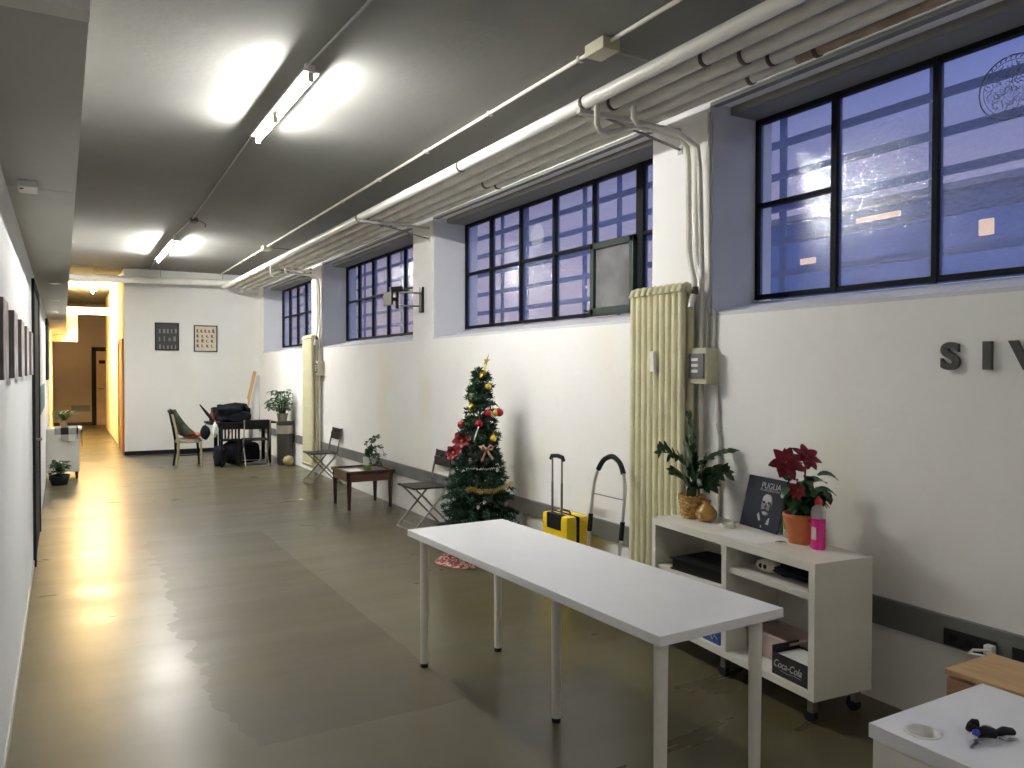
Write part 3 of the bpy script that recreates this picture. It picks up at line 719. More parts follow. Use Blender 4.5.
MB().box((XL + .03, 13.5, 1.55), (XL + .034, 15.1, 2.28)).build('board', 'chalk', nb)
single('teal_poster', MB().box((XL, 9.7, 1.12), (XL + .012, 12.0, 1.42)), 'teal', 'teal poster on the left wall beyond the black door', 'poster')

# ---------------------------------------------------------------- white long table
tr = thing('long_table', 'long narrow white table with round legs in the foreground', 'table', (1.6766, 1.9453, 0), .0285, None, False)
tr.rotation_euler = (0, 0, .0285)
L_, W_ = 2.0, .60
MB().box((0, 0, .706), (W_, L_, .74), .002).build('tabletop', 'table_top', tr)
for lx, ly in ((.069, L_ - .069), (W_ - .069, L_ - .069), (.069, .069), (W_ - .069, .069), (.30, 1.015)):
    lg = MB().cyl((lx, ly, .02), (lx, ly, .70), .0205, 20, .025)
    lo = lg.build('leg', 'table_leg', tr)
    MB().cyl((lx, ly, 0), (lx, ly, .022), .021, 16, .0205).build('foot', 'black', lo)
    MB().cyl((lx, ly, .696), (lx, ly, .706), .045, 18).build('mounting_plate', 'table_leg', lo)

# ---------------------------------------------------------------- shelf unit on casters
AS = R(4.8)
sh = thing('shelf_unit', 'low white open shelf unit on casters under the potted plants', 'shelf unit', (2.916, 2.34, 0), -AS, None, False)
SL, SD, ST = 1.245, .365, .74
ez = .115
MB().box((0, 0, .70), (SD, SL, ST), .002).build('top_panel', 'shelf', sh)
MB().box((0, 0, ez), (SD, .036, .70), .001).build('side_panel', 'shelf', sh)
MB().box((0, SL - .036, ez), (SD, SL, .70), .001).build('side_panel', 'shelf', sh)
MB().box((.004, .036, ez), (SD, SL - .036, ez + .036), .001).build('bottom_panel', 'shelf', sh)
MB().box((.002, .592, ez + .036), (SD - .01, .628, .70), .001).build('divider', 'shelf', sh)
MB().box((.02, .036, .563), (SD - .01, .592, .592), .001).build('shelf_board', 'shelf', sh)
MB().box((.02, .628, .441), (SD - .01, SL - .036, .47), .001).build('shelf_board', 'shelf', sh)
MB().box((SD - .01, .036, ez + .036), (SD, SL - .036, .70)).build('back_panel', 'shelf', sh)
for cx, cy in ((.045, .05), (SD - .045, .05), (.045, .645), (.045, SL - .05), (SD - .045, SL - .05)):
    c = MB().cyl((cx, cy, .098), (cx, cy, ez), .022, 12).box((cx - .016, cy - .018, .045), (cx + .016, cy + .018, .1), .004).build('caster', 'steel_grey', sh)
    MB().cyl((cx - .012, cy + .012, .034), (cx + .012, cy + .012, .034), .034, 18).build('wheel', 'black', c)
TS = Matrix.Translation((2.916, 2.34, 0)) @ Matrix.Rotation(-AS, 4, 'Z')
def S(x, y, z): return tuple(TS @ Vector((x, y, z)))

# things in the shelf unit
g = thing('folder', 'black document folder lying on the left shelf', 'folder', S(.175, .90, .47), -AS, None, False)
MB().box((-.14, -.22, .001), (.16, .20, .007), .001, rot=(0, 0, .12)).box((-.145, -.225, .060), (.16, .20, .066), .001, rot=(0, 0, .12)).build('cover', 'black', g)
MB().box((-.13, -.21, .007), (.15, .19, .060), .001, rot=(0, 0, .12)).build('pages', 'black', g)
single('yellowed_paper', MB().box(S(.03, 1.08, .4705), S(.12, 1.19, .473)), 'tape', 'yellowish paper scrap at the left end of the shelf', 'paper')
g = thing('device_case', 'cream oval device with two dark lenses on the right shelf', 'device', S(.13, .42, .592), -AS, None, False)
b = MB(); b.ball((0, 0, .034), .034, 18, (1.5, 2.25, 1)); b.build('shell', 'cream_case', g)
MB().ball((-.045, -.018, .036), .012, 12, (.6, 1, 1)).ball((-.047, .010, .036), .012, 12, (.6, 1, 1)).build('lens', 'black', g)
def blob(name, c, rad, m, seed, amp=.25, parent=None, sub=3, zmin=None, label=None, cat=None, group=None, boxy=False):
    """a lumpy soft mass: an icosphere pushed about by smooth random waves"""
    bm = bmesh.new(); bmesh.ops.create_icosphere(bm, subdivisions=sub, radius=1); q = random.Random(seed)
    wv = [(Vector((q.uniform(-1, 1), q.uniform(-1, 1), q.uniform(-1, 1))) * q.uniform(1.5, 9), q.uniform(0, 6), q.uniform(.3, 1)) for _ in range(14)]
    mb = MB()
    for v in bm.verts:
        s = 1 + amp * sum(a * math.sin(k.dot(v.co) + ph) for k, ph, a in wv) / 4
        cc = v.co if not boxy else Vector([math.copysign(abs(t_) ** .62, t_) for t_ in v.co])
        p = Vector((cc.x * rad[0], cc.y * rad[1], cc.z * rad[2])) * s + Vector(c)
        if zmin is not None: p.z = max(p.z, zmin)
        v.co = p
    bm.verts.index_update()
    mb.add([v.co[:] for v in bm.verts], [[v.index for v in f.verts] for f in bm.faces], True); bm.free()
    if parent is not None: return mb.build(name, m, parent)
    if name is None: return mb
    return single(name, mb, m, label, cat, group)
blob('black_gloves', S(.20, .27, .617), (.09, .19, .030), 'black_cloth', 5, .35, zmin=.593, label='crumpled black gloves behind the cream device on the right shelf', cat='gloves')
g = thing('plastic_tub', 'pale pink open plastic tub on the bottom right shelf', 'tub', S(.235, .425, .151), -AS, None, False)
b = MB(); h = .125
for (a0, a1) in (((-.10, -.145), (-.09, .145)), ((.09, -.145), (.10, .145)), ((-.10, -.145), (.10, -.135)), ((-.10, .135), (.10, .145))): b.box((a0[0], a0[1], 0), (a1[0], a1[1], h), .002)
b.box((-.10, -.145, 0), (.10, .145, .008)); b.build('tub_body', 'pinkish', g)
b = MB()
for q_ in (((-.11, -.155, h - .012), (-.09, .155, h)), ((.09, -.155, h - .012), (.11, .155, h)), ((-.11, -.155, h - .012), (.11, -.135, h)), ((-.11, .135, h - .012), (.11, .155, h))): b.box(*q_, .002)
b.build('rim', 'pinkish', g)
g = thing('drink_carton_tray', 'black Coca-Cola carton tray with papers at the front of the bottom shelf', 'carton', S(.105, .165, .151), -AS, None, False)
b = MB(); hx, hy, hz = .085, .115, .105
b.box((-hx, -hy, 0), (hx, hy, .004)).box((-hx, -hy, 0), (-hx + .004, hy, hz)).box((hx - .004, -hy, 0), (hx, hy, hz)).box((-hx, -hy, 0), (hx, -hy + .004, hz)).box((-hx, hy - .004, 0), (hx, hy, hz + .03))
b.build('tray', 'crate', g)
t = text_mb('Coca-Cola', .050, .0006, (-hx - .0002, .107, .040), (0, -1, 0), (0, 0, 1), shear=.35, bold=.0006, sx=.82)
t.tube([(-hx - .0006, .060, .030), (-hx - .0006, .02, .026), (-hx - .0006, -.03, .031), (-hx - .0006, -.07, .028)], .0010, 5)
t.build('lettering', 'print_white', g)
ps_ = MB().box((-.075, -.105, .005), (.078, .10, .098), .002); ps_.v = [tuple(Matrix.Translation(S(.105, .165, .152)) @ (Matrix.Rotation(-AS, 4, 'Z') @ Vector(v))) for v in ps_.v]
single('paper_stack', ps_, 'white_paper', 'stack of white papers inside the black carton tray', 'papers')
single('card_box', MB().box(S(.225, .055, .151), S(.33, .17, .30), .002), 'kraft', 'brown card box in the right corner of the bottom shelf', 'box')
g = thing('blue_packet', 'blue packet with white lettering on the bottom left shelf', 'packet', S(.10, .72, .151), -AS, None, False)
MB().box((-.07, -.045, 0), (.10, .09, .06), .003).build('packet_body', 'blue', g)
MB().tube([(-.071, .05, .03), (-.0715, .03, .045), (-.0715, .01, .02), (-.0715, -.01, .045), (-.0715, -.03, .03)], .003, 5).build('white_marks', 'print_white', g)

# ---------------------------------------------------------------- on the shelf unit
TZ = .7405
def zz_plant():
    c = Vector((3.215, 3.45, TZ))
    r = thing('zz_plant', 'green plant with arching stems in a wicker basket on the shelf unit', 'potted plant', c)
    b = MB(); b.lathe(c, [(.056, 0), (.062, .03), (.070, .08), (.075, .130), (.071, .132), (.066, .08), (.05, .07)], 24); o = b.build('basket', 'wicker', r)
    g = MB()
    for k in range(7):
        z = .012 + k * .02; rad = .057 + .019 * (z / .135) + .002
        g.tube([(c.x + rad * math.cos(2 * PI * i / 36), c.y + rad * math.sin(2 * PI * i / 36), c.z + z + .003 * (-1) ** (i + k)) for i in range(36)], .0045, 5, closed=True)
    g.build('weave', 'wicker', o)
    MB().lathe(c, [(.001, .118), (.068, .118), (.066, .10)], 20).build('soil', 'soil', r)
    q = random.Random(5); st = MB(); lf = MB()
    stems = [((2.90, 3.36, 1.15), .16, 11), ((3.06, 3.30, 1.335), .02, 13), ((3.115, 3.38, 1.18), .04, 9), ((3.37, 3.26, 1.14), .1, 12), ((3.27, 3.25, 1.03), .1, 10), ((3.20, 3.33, 1.02), .05, 9), ((3.10, 3.28, 1.00), .07, 8), ((3.30, 3.34, 1.00), .05, 9), ((3.06, 3.42, 1.02), .05, 8), ((3.16, 3.36, .98), .05, 9), ((3.24, 3.38, 1.06), .04, 10), ((3.20, 3.28, .96), .06, 8), ((3.13, 3.34, 1.07), .03, 10)]
    for (tip, bow, n) in stems:
        tip = Vector(tip); tip = Vector((tip.x * 1.025, tip.y * 1.025, 1.6025 - (1.6025 - tip.z) * 1.025)); tip.x = min(tip.x, 3.39); b0 = c + Vector((q.uniform(-.03, .03), q.uniform(-.03, .03), .11)); pts = []
        for i in range(9):
            t = i / 8; p = b0.lerp(tip, t); hd = Vector((tip.x - b0.x, tip.y - b0.y, 0)); p.z += bow * math.sin(PI * t) * .5
            p -= hd * .25 * math.sin(PI * t); pts.append(p)
        st.tube(pts, [.006 - .0035 * i / 8 for i in range(9)], 7)
        for k in range(n):
            t = .28 + .72 * k / (n - 1); i = min(7, int(t * 8)); p = pts[i].lerp(pts[i + 1], t * 8 - i); d = (pts[i + 1] - pts[i]).normalized()
            s = d.cross(Vector((.86, -.5, .1))).normalized()
            for sg in (-1, 1):
                if q.random() < .12: continue
                dd = (d * .8 + s * sg * q.uniform(.6, 1) + Vector((q.uniform(-.3, .3), q.uniform(-.3, .3), .1)))
                lf.leaf(p, dd, q.uniform(.055, .08), .036, .35, (d.cross(s) + Vector((0, -.4, .4))), 4)
        lf.leaf(pts[-1], pts[-1] - pts[-2], .06, .026, .2, (0, -1, .3), 4)
    st.build('stems', 'stem', r); lf.build('leaves', 'leaf', r)
zz_plant()
g = thing('clay_jug', 'small round ochre ceramic vase in front of the wicker basket', 'vase', (3.205, 3.322, TZ))
MB().lathe((3.205, 3.322, TZ), [(.028, 0), (.050, .012), (.062, .035), (.060, .06), (.040, .085), (.022, .098), (.022, .108), (.030, .120), (.026, .120), (.018, .105)], 24).build('vase_body', 'brass_vase', g)
MB().tube([(3.205 + .062 * math.cos(2 * PI * i / 24), 3.322 + .062 * math.sin(2 * PI * i / 24), TZ + .045) for i in range(24)], .0022, 5, closed=True).build('incised_band', 'wicker', g)
g = thing('round_tin', 'small flat round white tin on the shelf unit', 'tin', (3.192, 3.144, TZ))
MB().lathe((3.192, 3.144, TZ), [(.040, 0), (.041, .003), (.041, .012), (.038, .014)], 24).build('tin_body', 'white_plastic', g)
MB().lathe((3.192, 3.144, TZ + .014), [(.043, 0), (.043, .007), (.034, .0085), (.033, .006), (.001, .006)], 24).build('lid', 'cream_case', g)

# portrait poster board leaning on the wall
def lean(px, pz):          # px from left (0) to right (.30), pz up the board
    a = Vector((3.318, 3.172, TZ + .001)); b = Vector((3.268, 2.862, TZ + .001)); u = (b - a).normalized()
    n = u.cross(Vector((0, 0, 1))).normalized()          # towards the room or the wall
    if n.x < 0: n = -n
    upv = (Vector((0, 0, 1)) * math.cos(R(14)) + n * math.sin(R(14))).normalized()
    return a + u * px + upv * pz, u, upv, -n
def flat(mb, pts, off=.004, th=.0006):
    _, u, up, n = lean(0, 0); nn = u.cross(up).normalized()
    if nn.x > 0: nn = -nn
    return mb.poly([lean(x, z)[0] + nn * off for x, z in pts], nn * th)
PWd, PHt = .315, .285
pb = thing('portrait_poster', 'slate grey board with a portrait and PUGLIA lettering leaning on the wall', 'poster', lean(PWd / 2, 0)[0])
flat(MB(), [(0, 0), (PWd, 0), (PWd, PHt), (0, PHt)], 0, .004).build('board', 'poster', pb)
def ell(cx, cz, rx, rz, n=20, a0=0, a1=2 * PI): return [(cx + rx * math.cos(a0 + (a1 - a0) * i / n), cz + rz * math.sin(a0 + (a1 - a0) * i / n)) for i in range(n if a1 - a0 > 6 else n + 1)]
flat(MB(), ell(.190, .140, .043, .062), .0042).build('printed_face', 'print_grey', pb)
flat(MB(), ell(.186, .166, .034, .030), .0050).build('printed_highlight', 'print_white', pb)
flat(MB(), [(.130, .075), (.150, .045), (.165, .050), (.142, .090)], .005).build('printed_highlight', 'print_white', pb)
flat(MB(), [(.210, .035), (.235, .035), (.235, .075), (.222, .065)], .005).build('printed_highlight', 'print_white', pb)
flat(MB(), ell(.186, .092, .018, .006), .005).build('printed_highlight', 'print_white', pb)
flat(MB(), ell(.178, .018, .004, .008), .005).build('printed_highlight', 'print_white', pb)
m_ = MB(); flat(m_, ell(.168, .150, .012, .008), .0058); flat(m_, ell(.208, .150, .012, .008), .0058); flat(m_, [(.155, .108), (.186, .118), (.216, .108), (.222, .096), (.188, .104), (.150, .096)], .0058); flat(m_, ell(.186, .204, .038, .008), .0045)
flat(m_, [(.182, .148), (.190, .148), (.196, .122), (.178, .122)], .0055); flat(m_, [(.222, .150), (.233, .140), (.226, .100), (.214, .094)], .0055)
m_.build('printed_shadows', 'print_dark', pb)
P0, U_, UP_, _n0 = lean(.120, .226)
nn = U_.cross(UP_).normalized(); nn = -nn if nn.x > 0 else nn
t = text_mb('PUGLIA', .046, .0006, P0 + nn * .0045, U_, UP_, sx=1.02)
q = random.Random(2)
for k in range(17):
    x = .118 + k * .0095
    if x < PWd - .02: t.tube([lean(x, .212)[0] + nn * .005, lean(x + .003, .212 + q.uniform(.006, .014))[0] + nn * .005, lean(x + .006, .211)[0] + nn * .005], .0011, 4)
t.build('lettering', 'print_white', pb)
single('green_board', MB().box((3.335, 2.77, TZ + .002), (3.345, 2.885, TZ + .27), .001, rot=(0, .22, .15), piv=(3.34, 2.82, TZ)), 'dark_green', 'dark green board between the portrait poster and the poinsettia', 'board')
single('paper_sheet', MB().add([(3.00, 3.05, TZ + .0004), (3.00, 2.76, TZ + .0004), (3.19, 2.73, TZ + .0008), (3.20, 3.02, TZ + .0008), (3.00, 3.05, TZ + .0014), (3.00, 2.76, TZ + .0014), (3.19, 2.73, TZ + .002), (3.20, 3.02, TZ + .002)], [(0, 1, 2, 3), (4, 7, 6, 5), (0, 4, 5, 1), (1, 5, 6, 2), (2, 6, 7, 3), (3, 7, 4, 0)]), 'white_paper', 'white paper sheet lying flat before the portrait poster', 'paper')

def poinsettia():
    c = Vector((3.222, 2.675, TZ)); r = thing('poinsettia', 'red poinsettia in a terracotta pot on the shelf unit', 'potted plant', c)
    po = MB().lathe(c, [(.055, 0), (.062, .02), (.082, .125), (.086, .128), (.086, .150), (.078, .150), (.074, .12)], 28).build('pot', 'terracotta', r)
    MB().lathe(c, [(.001, .135), (.076, .135)], 20).build('soil', 'soil', po)
    q = random.Random(9); st = MB(); lf = MB()
    heads = [Vector((3.02, 2.60, 1.16)), Vector((3.165, 2.60, 1.175)), Vector((3.11, 2.61, 1.02))]
    tops = heads + [c + Vector((q.uniform(-.09, .09), q.uniform(-.09, .06), q.uniform(.2, .33))) for _ in range(6)]
    for k, tp in enumerate(tops):
        b0 = c + Vector((q.uniform(-.03, .03), q.uniform(-.03, .03), .12)); pts = [b0.lerp(tp, t) + Vector((q.uniform(-.008, .008), q.uniform(-.008, .008), 0)) for t in (0, .3, .6, 1)]
        st.tube(pts, .0045, 7)
        for i in range(13):
            t = q.uniform(.35, .95); p = b0.lerp(tp, t); a = q.uniform(0, 2 * PI)
            lf.leaf(p, (math.cos(a), math.sin(a), q.uniform(-.5, .4)), q.uniform(.06, .10), q.uniform(.035, .055), .9, (0, 0, 1), 5)
    for dx, dy, z in ((.16, -.12, 1.08), (.15, -.10, 1.0), (.10, -.05, .97), (-.10, -.02, .99), (.11, -.03, 1.04), (.02, -.09, 1.0)):
        p = c + Vector((dx * .4, dy * .4, z - TZ)); lf.leaf(p, (dx, dy, .05), .11, .07, 1.2, (0, -.3, 1), 6)
    st.build('stems', 'stem', r); lf.build('leaves', 'leaf', r)
    names_ = ('largest bract head', 'right bract head', 'small low bract head')
    for k, hd in enumerate(heads):
        g = MB(); n1 = (Vector((-.45, -.8, .5)), Vector((-.1, -.7, .75)), Vector((-.4, -.9, .2)))[k].normalized(); sc = (1, .95, .55)[k]
        e1 = n1.cross(Vector((0, 0, 1))).normalized(); e2 = e1.cross(n1).normalized()
        for ring, (n_, ln, wd, tl) in enumerate(((7, .095, .050, .25), (6, .070, .036, .55), (5, .04, .02, 1.0))):
            for i in range(n_):
                a = 2 * PI * (i + .5 * ring) / n_ + q.uniform(-.15, .15); d = e1 * math.cos(a) + e2 * math.sin(a) + n1 * tl
                g.leaf(hd + n1 * .003 * ring, d, ln * sc * q.uniform(.85, 1.12), wd * sc, .5, n1, 6, .1)
        f = g.build('bracts', 'poinsettia', r)
        b = MB()
        for i in range(6): b.ball(hd + n1 * .012 + e1 * q.uniform(-.008, .008) + e2 * q.uniform(-.008, .008), .0035, 6)
        b.build('flower_buds', 'leaf_light', f)
poinsettia()
g = thing('pink_bottle', 'clear bottle of bright pink liquid with a red cap on the shelf unit', 'bottle', (3.181, 2.536, TZ))
c = (3.181, 2.536, TZ)
MB().lathe(c, [(.030, 0), (.034, .006), (.034, .150), (.001, .150)], 24).build('liquid', 'pink', g)
MB().lathe(c, [(.0345, .150), (.0345, .185), (.027, .205), (.014, .215), (.014, .222)], 24).build('bottle_shoulder', 'bottle_clear', g)
MB().lathe(c, [(.017, .218), (.018, .222), (.018, .238), (.010, .246), (.008, .254)], 18).build('cap', 'red_cap', g)
MB().box((3.143, 2.52, TZ + .05), (3.148, 2.545, TZ + .11), .001).build('bottle_label', 'pinkish', g)
g = thing('small_spray', 'small white and green bottle with a black cap beside the terracotta pot', 'bottle', (3.262, 2.795, TZ))
MB().lathe((3.262, 2.795, TZ), [(.017, 0), (.019, .006), (.019, .10), (.012, .112), (.009, .115)], 18).build('bottle_body', 'print_white', g)
MB().lathe((3.262, 2.795, TZ), [(.0195, .045), (.0195, .092)], 18).build('bottle_label', 'leaf_light', g)
MB().lathe((3.262, 2.795, TZ), [(.011, .113), (.012, .130), (.008, .134)], 14).build('cap', 'black', g)
lf = MB(); q = random.Random(4)
for i in range(8):
    a = q.uniform(0, 6.28); lf.leaf((3.11, 2.70, TZ + .008), (math.cos(a), math.sin(a), .3), .03, .014, .8)
single('fallen_leaves', lf, 'leaf', 'small dark leaf cluster on the shelf top before the pot', 'leaf')

# ---------------------------------------------------------------- christmas tree
def tree():
    c = Vector((3.0, 5.80, 0)); r = thing('christmas_tree', 'dark green artificial christmas tree with baubles against the window wall', 'christmas tree', c)
    q = random.Random(21)
    MB().cyl(c + Vector((0, 0, .06)), c + Vector((.04, 0, 1.58)), .016, 8, .006).build('trunk', 'trunk_brown', r)
    st = MB()
    for k in range(3):
        a = k * 2.1 + .4; st.tube([c + Vector((0, 0, .09)), c + Vector((.12 * math.cos(a), .12 * math.sin(a), .06)), c + Vector((.2 * math.cos(a), .2 * math.sin(a), .012))], .010, 8)
    st.build('stand', 'black', r)
    nd = MB(); nd2 = MB(); br = MB()
    def rad(z): return .052 + (1.60 - z) * .205
    z = .20; tier = 0
    while z < 1.60:
        rz = rad(z); n = max(5, int(6 + rz * 44)); off = q.uniform(0, 6)
        for k in range(n):
            a = off + 2 * PI * k / n + q.uniform(-.12, .12); L = rz * q.uniform(.78, 1.12) * (1.06 if tier % 3 else .88)
            if z < .5 and 2.6 < (a % 6.283) < 3.0 and q.random() < .6: continue
            p0 = c + Vector((.04 * z / 1.6, 0, z + q.uniform(-.02, .02))); rise = q.uniform(.0, .10) if z < 1.2 else q.uniform(.2, .7)
            d = Vector((math.cos(a), math.sin(a), rise)); pts = []
            for i in range(5):
                t = i / 4; pp = p0 + d * L * t; pp.z -= .10 * t * t * L - .02 * math.sin(t * 3); pts.append(pp)
            if pts[-1].x > 3.405: 
                f = (3.405 - p0.x) / (pts[-1].x - p0.x); pts = [p0 + (pp - p0) * f for pp in pts]
            br.tube(pts, .003, 4)
            cnt = int(34 + L * 250)
            for i in range(cnt):
                t = q.uniform(.25, 1.0) ** .8; ii = min(3, int(t * 4)); pp = pts[ii].lerp(pts[ii + 1], t * 4 - ii)
                dd = (d.normalized() * q.uniform(.2, .9) + Vector((q.gauss(0, 1), q.gauss(0, 1), q.gauss(0, .8)))).normalized()
                ln = q.uniform(.024, .048); e = pp + dd * ln; s = dd.cross(Vector((q.uniform(-1, 1), q.uniform(-1, 1), q.uniform(-1, 1)))).normalized() * .0050
                if e.x > 3.436: continue
                (nd2 if q.random() < .22 else nd).add([pp - s, pp + s, e + s * .5, e - s * .5], [(0, 1, 2, 3)])
        z += .052; tier += 1
    o = br.build('branches', 'trunk_brown', r)
    nd.build('needles', 'pine_green', r); nd2.build('paler_needles', 'pine_green2', r)  # a lighter green for needles picked at random
    return r
tree()
CAM = Vector((0, 0, 1.6025))
def on_tree(u, v, extra=.012):
    """where the sight line through this spot meets the outside of the tree"""
    yaw, pitch, f = .5226, -.0168, 781.0
    fw = Vector((math.sin(yaw) * math.cos(pitch), math.cos(yaw) * math.cos(pitch), math.sin(pitch))); rt = Vector((math.cos(yaw), -math.sin(yaw), 0)); up = rt.cross(fw)
    d = (fw + rt * (u - 512) / f - up * (v - 384) / f); t = 5.0
    while t < 7.5:
        p = CAM + d * t; ax = Vector((3.0 + .04 * p.z / 1.6, 5.80, 0)); rr_ = math.hypot(p.x - ax.x, p.y - ax.y)
        if rr_ < .052 + (1.60 - p.z) * .205 + extra: return p
        t += .01
    return CAM + d * 6.35
def bauble(u, v, r_, m, lab, grp):
    p = on_tree(u, v, r_ * .3); b = thing('bauble', lab, 'bauble', p - Vector((0, 0, r_)), 0, grp)
    MB().ball(p, r_, 18).build('ball', m, b)
    MB().cyl(p + Vector((0, 0, r_ * .95)), p + Vector((0, 0, r_ + .008)), .006, 8).build('cap', 'gold', b)
    MB().tube([p + Vector((0, 0, r_ + .006)), p + Vector((.004, 0, r_ + .02)), p + Vector((.02, .015, r_ + .03))], .0014, 4).build('hook', 'gold', b)
for u, v, lab in ((488, 387, 'topmost small gold bauble under the star'), (471.5, 407.5, 'large gold bauble on the upper left of the tree'), (496, 413, 'gold bauble between the two red ones at upper right'), (493.5, 438.5, 'gold bauble right of the tree middle')):
    bauble(u, v, .030, 'gold', lab, 'gold baubles')
for u, v, lab in ((488, 413.5, 'red bauble in the upper middle of the tree'), (499.5, 412.5, 'red bauble at the upper right rim of the tree'), (479, 424, 'red bauble in the centre of the tree below the others'), (461.5, 425, 'red bauble at the left rim of the tree')):
    bauble(u, v, .034, 'red_bauble', lab, 'red baubles')
for u, v, rr_, lab in ((462, 441, .085, 'large glittery red flower on the left side of the tree'), (453.5, 453, .07, 'lower glittery red flower at the left rim of the tree')):
    p = on_tree(u, v, .0); g = thing('flower_ornament', lab, 'ornament', p, 0, 'red glitter flowers'); b = MB(); n1 = Vector((-.6, -.75, .25)).normalized(); e1 = n1.cross(Vector((0, 0, 1))).normalized(); e2 = e1.cross(n1)
    for ring, (n_, tl, sc) in enumerate(((7, .1, 1), (6, .5, .8), (4, 1.2, .5))):
        for i in range(n_):
            a = 2 * PI * (i + .4 * ring) / n_; b.leaf(p, e1 * math.cos(a) + e2 * math.sin(a) + n1 * tl, rr_ * sc, rr_ * .7 * sc, .3, n1, 5)
    b.build('petals', 'red_glitter', g); MB().ball(p + n1 * .015, .010, 10).build('flower_centre', 'gold', g)
p = on_tree(487, 449, .02); g = thing('ribbon_bow', 'tartan ribbon bow hanging in the middle of the tree', 'ribbon', p)
e1 = Vector((.86, -.5, 0)); b = MB()
for sg in (-1, 1):
    lp = [p + e1 * sg * (.052 * math.sin(t)) * 1.0 + Vector((0, -.01, .025 * math.sin(2 * t) + .012 * math.sin(t))) for t in [PI * i / 10 for i in range(11)]]
    b.tube([p, p + e1 * sg * .03 + Vector((0, 0, .028)), p + e1 * sg * .055 + Vector((0, 0, .02)), p + e1 * sg * .04 - Vector((0, 0, .005)), p], [.004, .012, .014, .011, .004], 6)
b.build('loops', 'tartan', g); b = MB()
for sg, ln in ((-1, .10), (1, .085)): b.tube([p, p + e1 * sg * .02 - Vector((0, 0, ln * .5)), p + e1 * sg * (.05 if sg > 0 else .04) - Vector((0, 0, ln))], [.005, .011, .014], 5)
b.build('tails', 'tartan', g); MB().ball(p, .012, 10).build('knot', 'tartan', g)
p = on_tree(475.5, 436, .02); single('icicle_ornament', MB().tube([p + Vector((.025, -.01, .075)), p, p - Vector((.012, -.005, .05))], [.004, .007, .003], 8), 'white_plastic', 'thin white icicle ornament left of the tree middle', 'ornament')
for u, v, lab in ((473, 397, 'lime green leafy ornament near the top left of the tree'), (482.5, 375, 'yellow green bow just under the star')):
    p = on_tree(u, v, 0); b = MB(); q = random.Random(int(u))
    for i in range(18):
        b.leaf(p + Vector((q.uniform(-.05, .05), q.uniform(-.02, .02), q.uniform(-.03, .03))) * (1 if u < 480 else .5), (q.uniform(-1, 1), q.uniform(-1, .3), q.uniform(-.6, 1)), .03, .016, .3, (0, -1, 0), 3)
    single('leafy_ornament', b, 'lime' if u < 480 else 'gold', lab, 'ornament')
q = random.Random(13)
for vv, amp, m, lab, nm in ((487, 7, 'tinsel', 'gold tinsel garland draped across the lower tree', 'tinsel_garland'), (468, 3, 'white_plastic', 'white glitter garland across the middle of the tree', 'glitter_garland')):
    b = MB(); line = []
    for i in range(50):
        u = 466 + 46 * i / 49.0 if m == 'tinsel' else 462 + 52 * i / 49.0
        line.append(on_tree(u, vv + amp * math.sin(i / 49 * PI) + (3 if i < 4 else 0) - (i / 49) * 4, .0))
    if m == 'tinsel': b.tube(line, .002, 4)
    for pp in line:
        for _ in range(22 if m == 'tinsel' else 3):
            dd = Vector((q.gauss(0, 1), q.gauss(0, 1), q.gauss(0, 1))).normalized(); e = pp + dd * q.uniform(.012, .03) * (1 if m == 'tinsel' else .6); s = dd.cross(Vector((.3, .4, .8))).normalized() * (.0016 if m == 'tinsel' else .003)
            b.add([pp - s, pp + s, e + s, e - s], [(0, 1, 2, 3)])
    single(nm, b, m, lab, 'garland')
for u, v in ((484, 502), (478, 507), (470, 460), (497, 470)):
    p = on_tree(u, v, .0); b = MB()
    for i in range(6):
        a = i * PI / 3; b.leaf(p, (math.cos(a) * .8, -.4, math.sin(a)), .022, .012, .1, (0, -1, 0), 3)
    single('white_blossom', b, 'white_plastic', {484: 'white blossom low in the tree centre', 478: 'lowest white blossom on the tree', 470: 'white blossom left of the ribbon bow', 497: 'white blossom right below the ribbon bow'}[u], 'ornament', 'white blossoms on the tree')
# star topper
g = thing('tree_topper', 'golden figure topper leaning on the tip of the christmas tree', 'tree topper', (3.04, 5.78, 1.57))
tp = Vector((3.04, 5.78, 1.57)); dr = Vector((.045, -.02, .15))
MB().tube([tp, tp + dr * .3, tp + dr * .55], [.022, .016, .010], 10).build('cone', 'tinsel', g)
b = MB(); hub = tp + dr * .75; e1 = Vector((.86, -.5, 0)); e2 = dr.normalized(); pts = []
for i in range(10):
    a = PI / 2 + i * PI / 5; rr_ = (.045 if i % 2 == 0 else .018) * (1.5 if i == 0 else 1); pts.append(hub + e1 * rr_ * math.cos(a) * .62 + e2 * rr_ * math.sin(a) * 1.15)
b.poly(pts, Vector((.005, .009, 0))); b.build('star', 'gold', g)
# skirt
sk = MB(); n = 40; q = random.Random(8); cs = (2.95, 5.86)
vs = []
for ring, (rr_, z) in enumerate(((.05, .055), (.14, .05), (.21, .035), (.25, .012), (.28, .006))):
    for j in range(n): a = 2 * PI * j / n; vs.append((cs[0] + rr_ * math.cos(a) * (1 + .04 * math.sin(7 * a)), cs[1] + rr_ * math.sin(a) * (1 + .04 * math.sin(7 * a)), z + .010 * math.sin(9 * a + ring) * (ring < 4)))
fs = [(i * n + j, i * n + (j + 1) % n, (i + 1) * n + (j + 1) % n, (i + 1) * n + j) for i in range(4) for j in range(n)]
sk.add(vs, fs, True); single('tree_skirt', sk, 'skirt', 'patterned pink and cream cloth spread under the christmas tree', 'cloth')

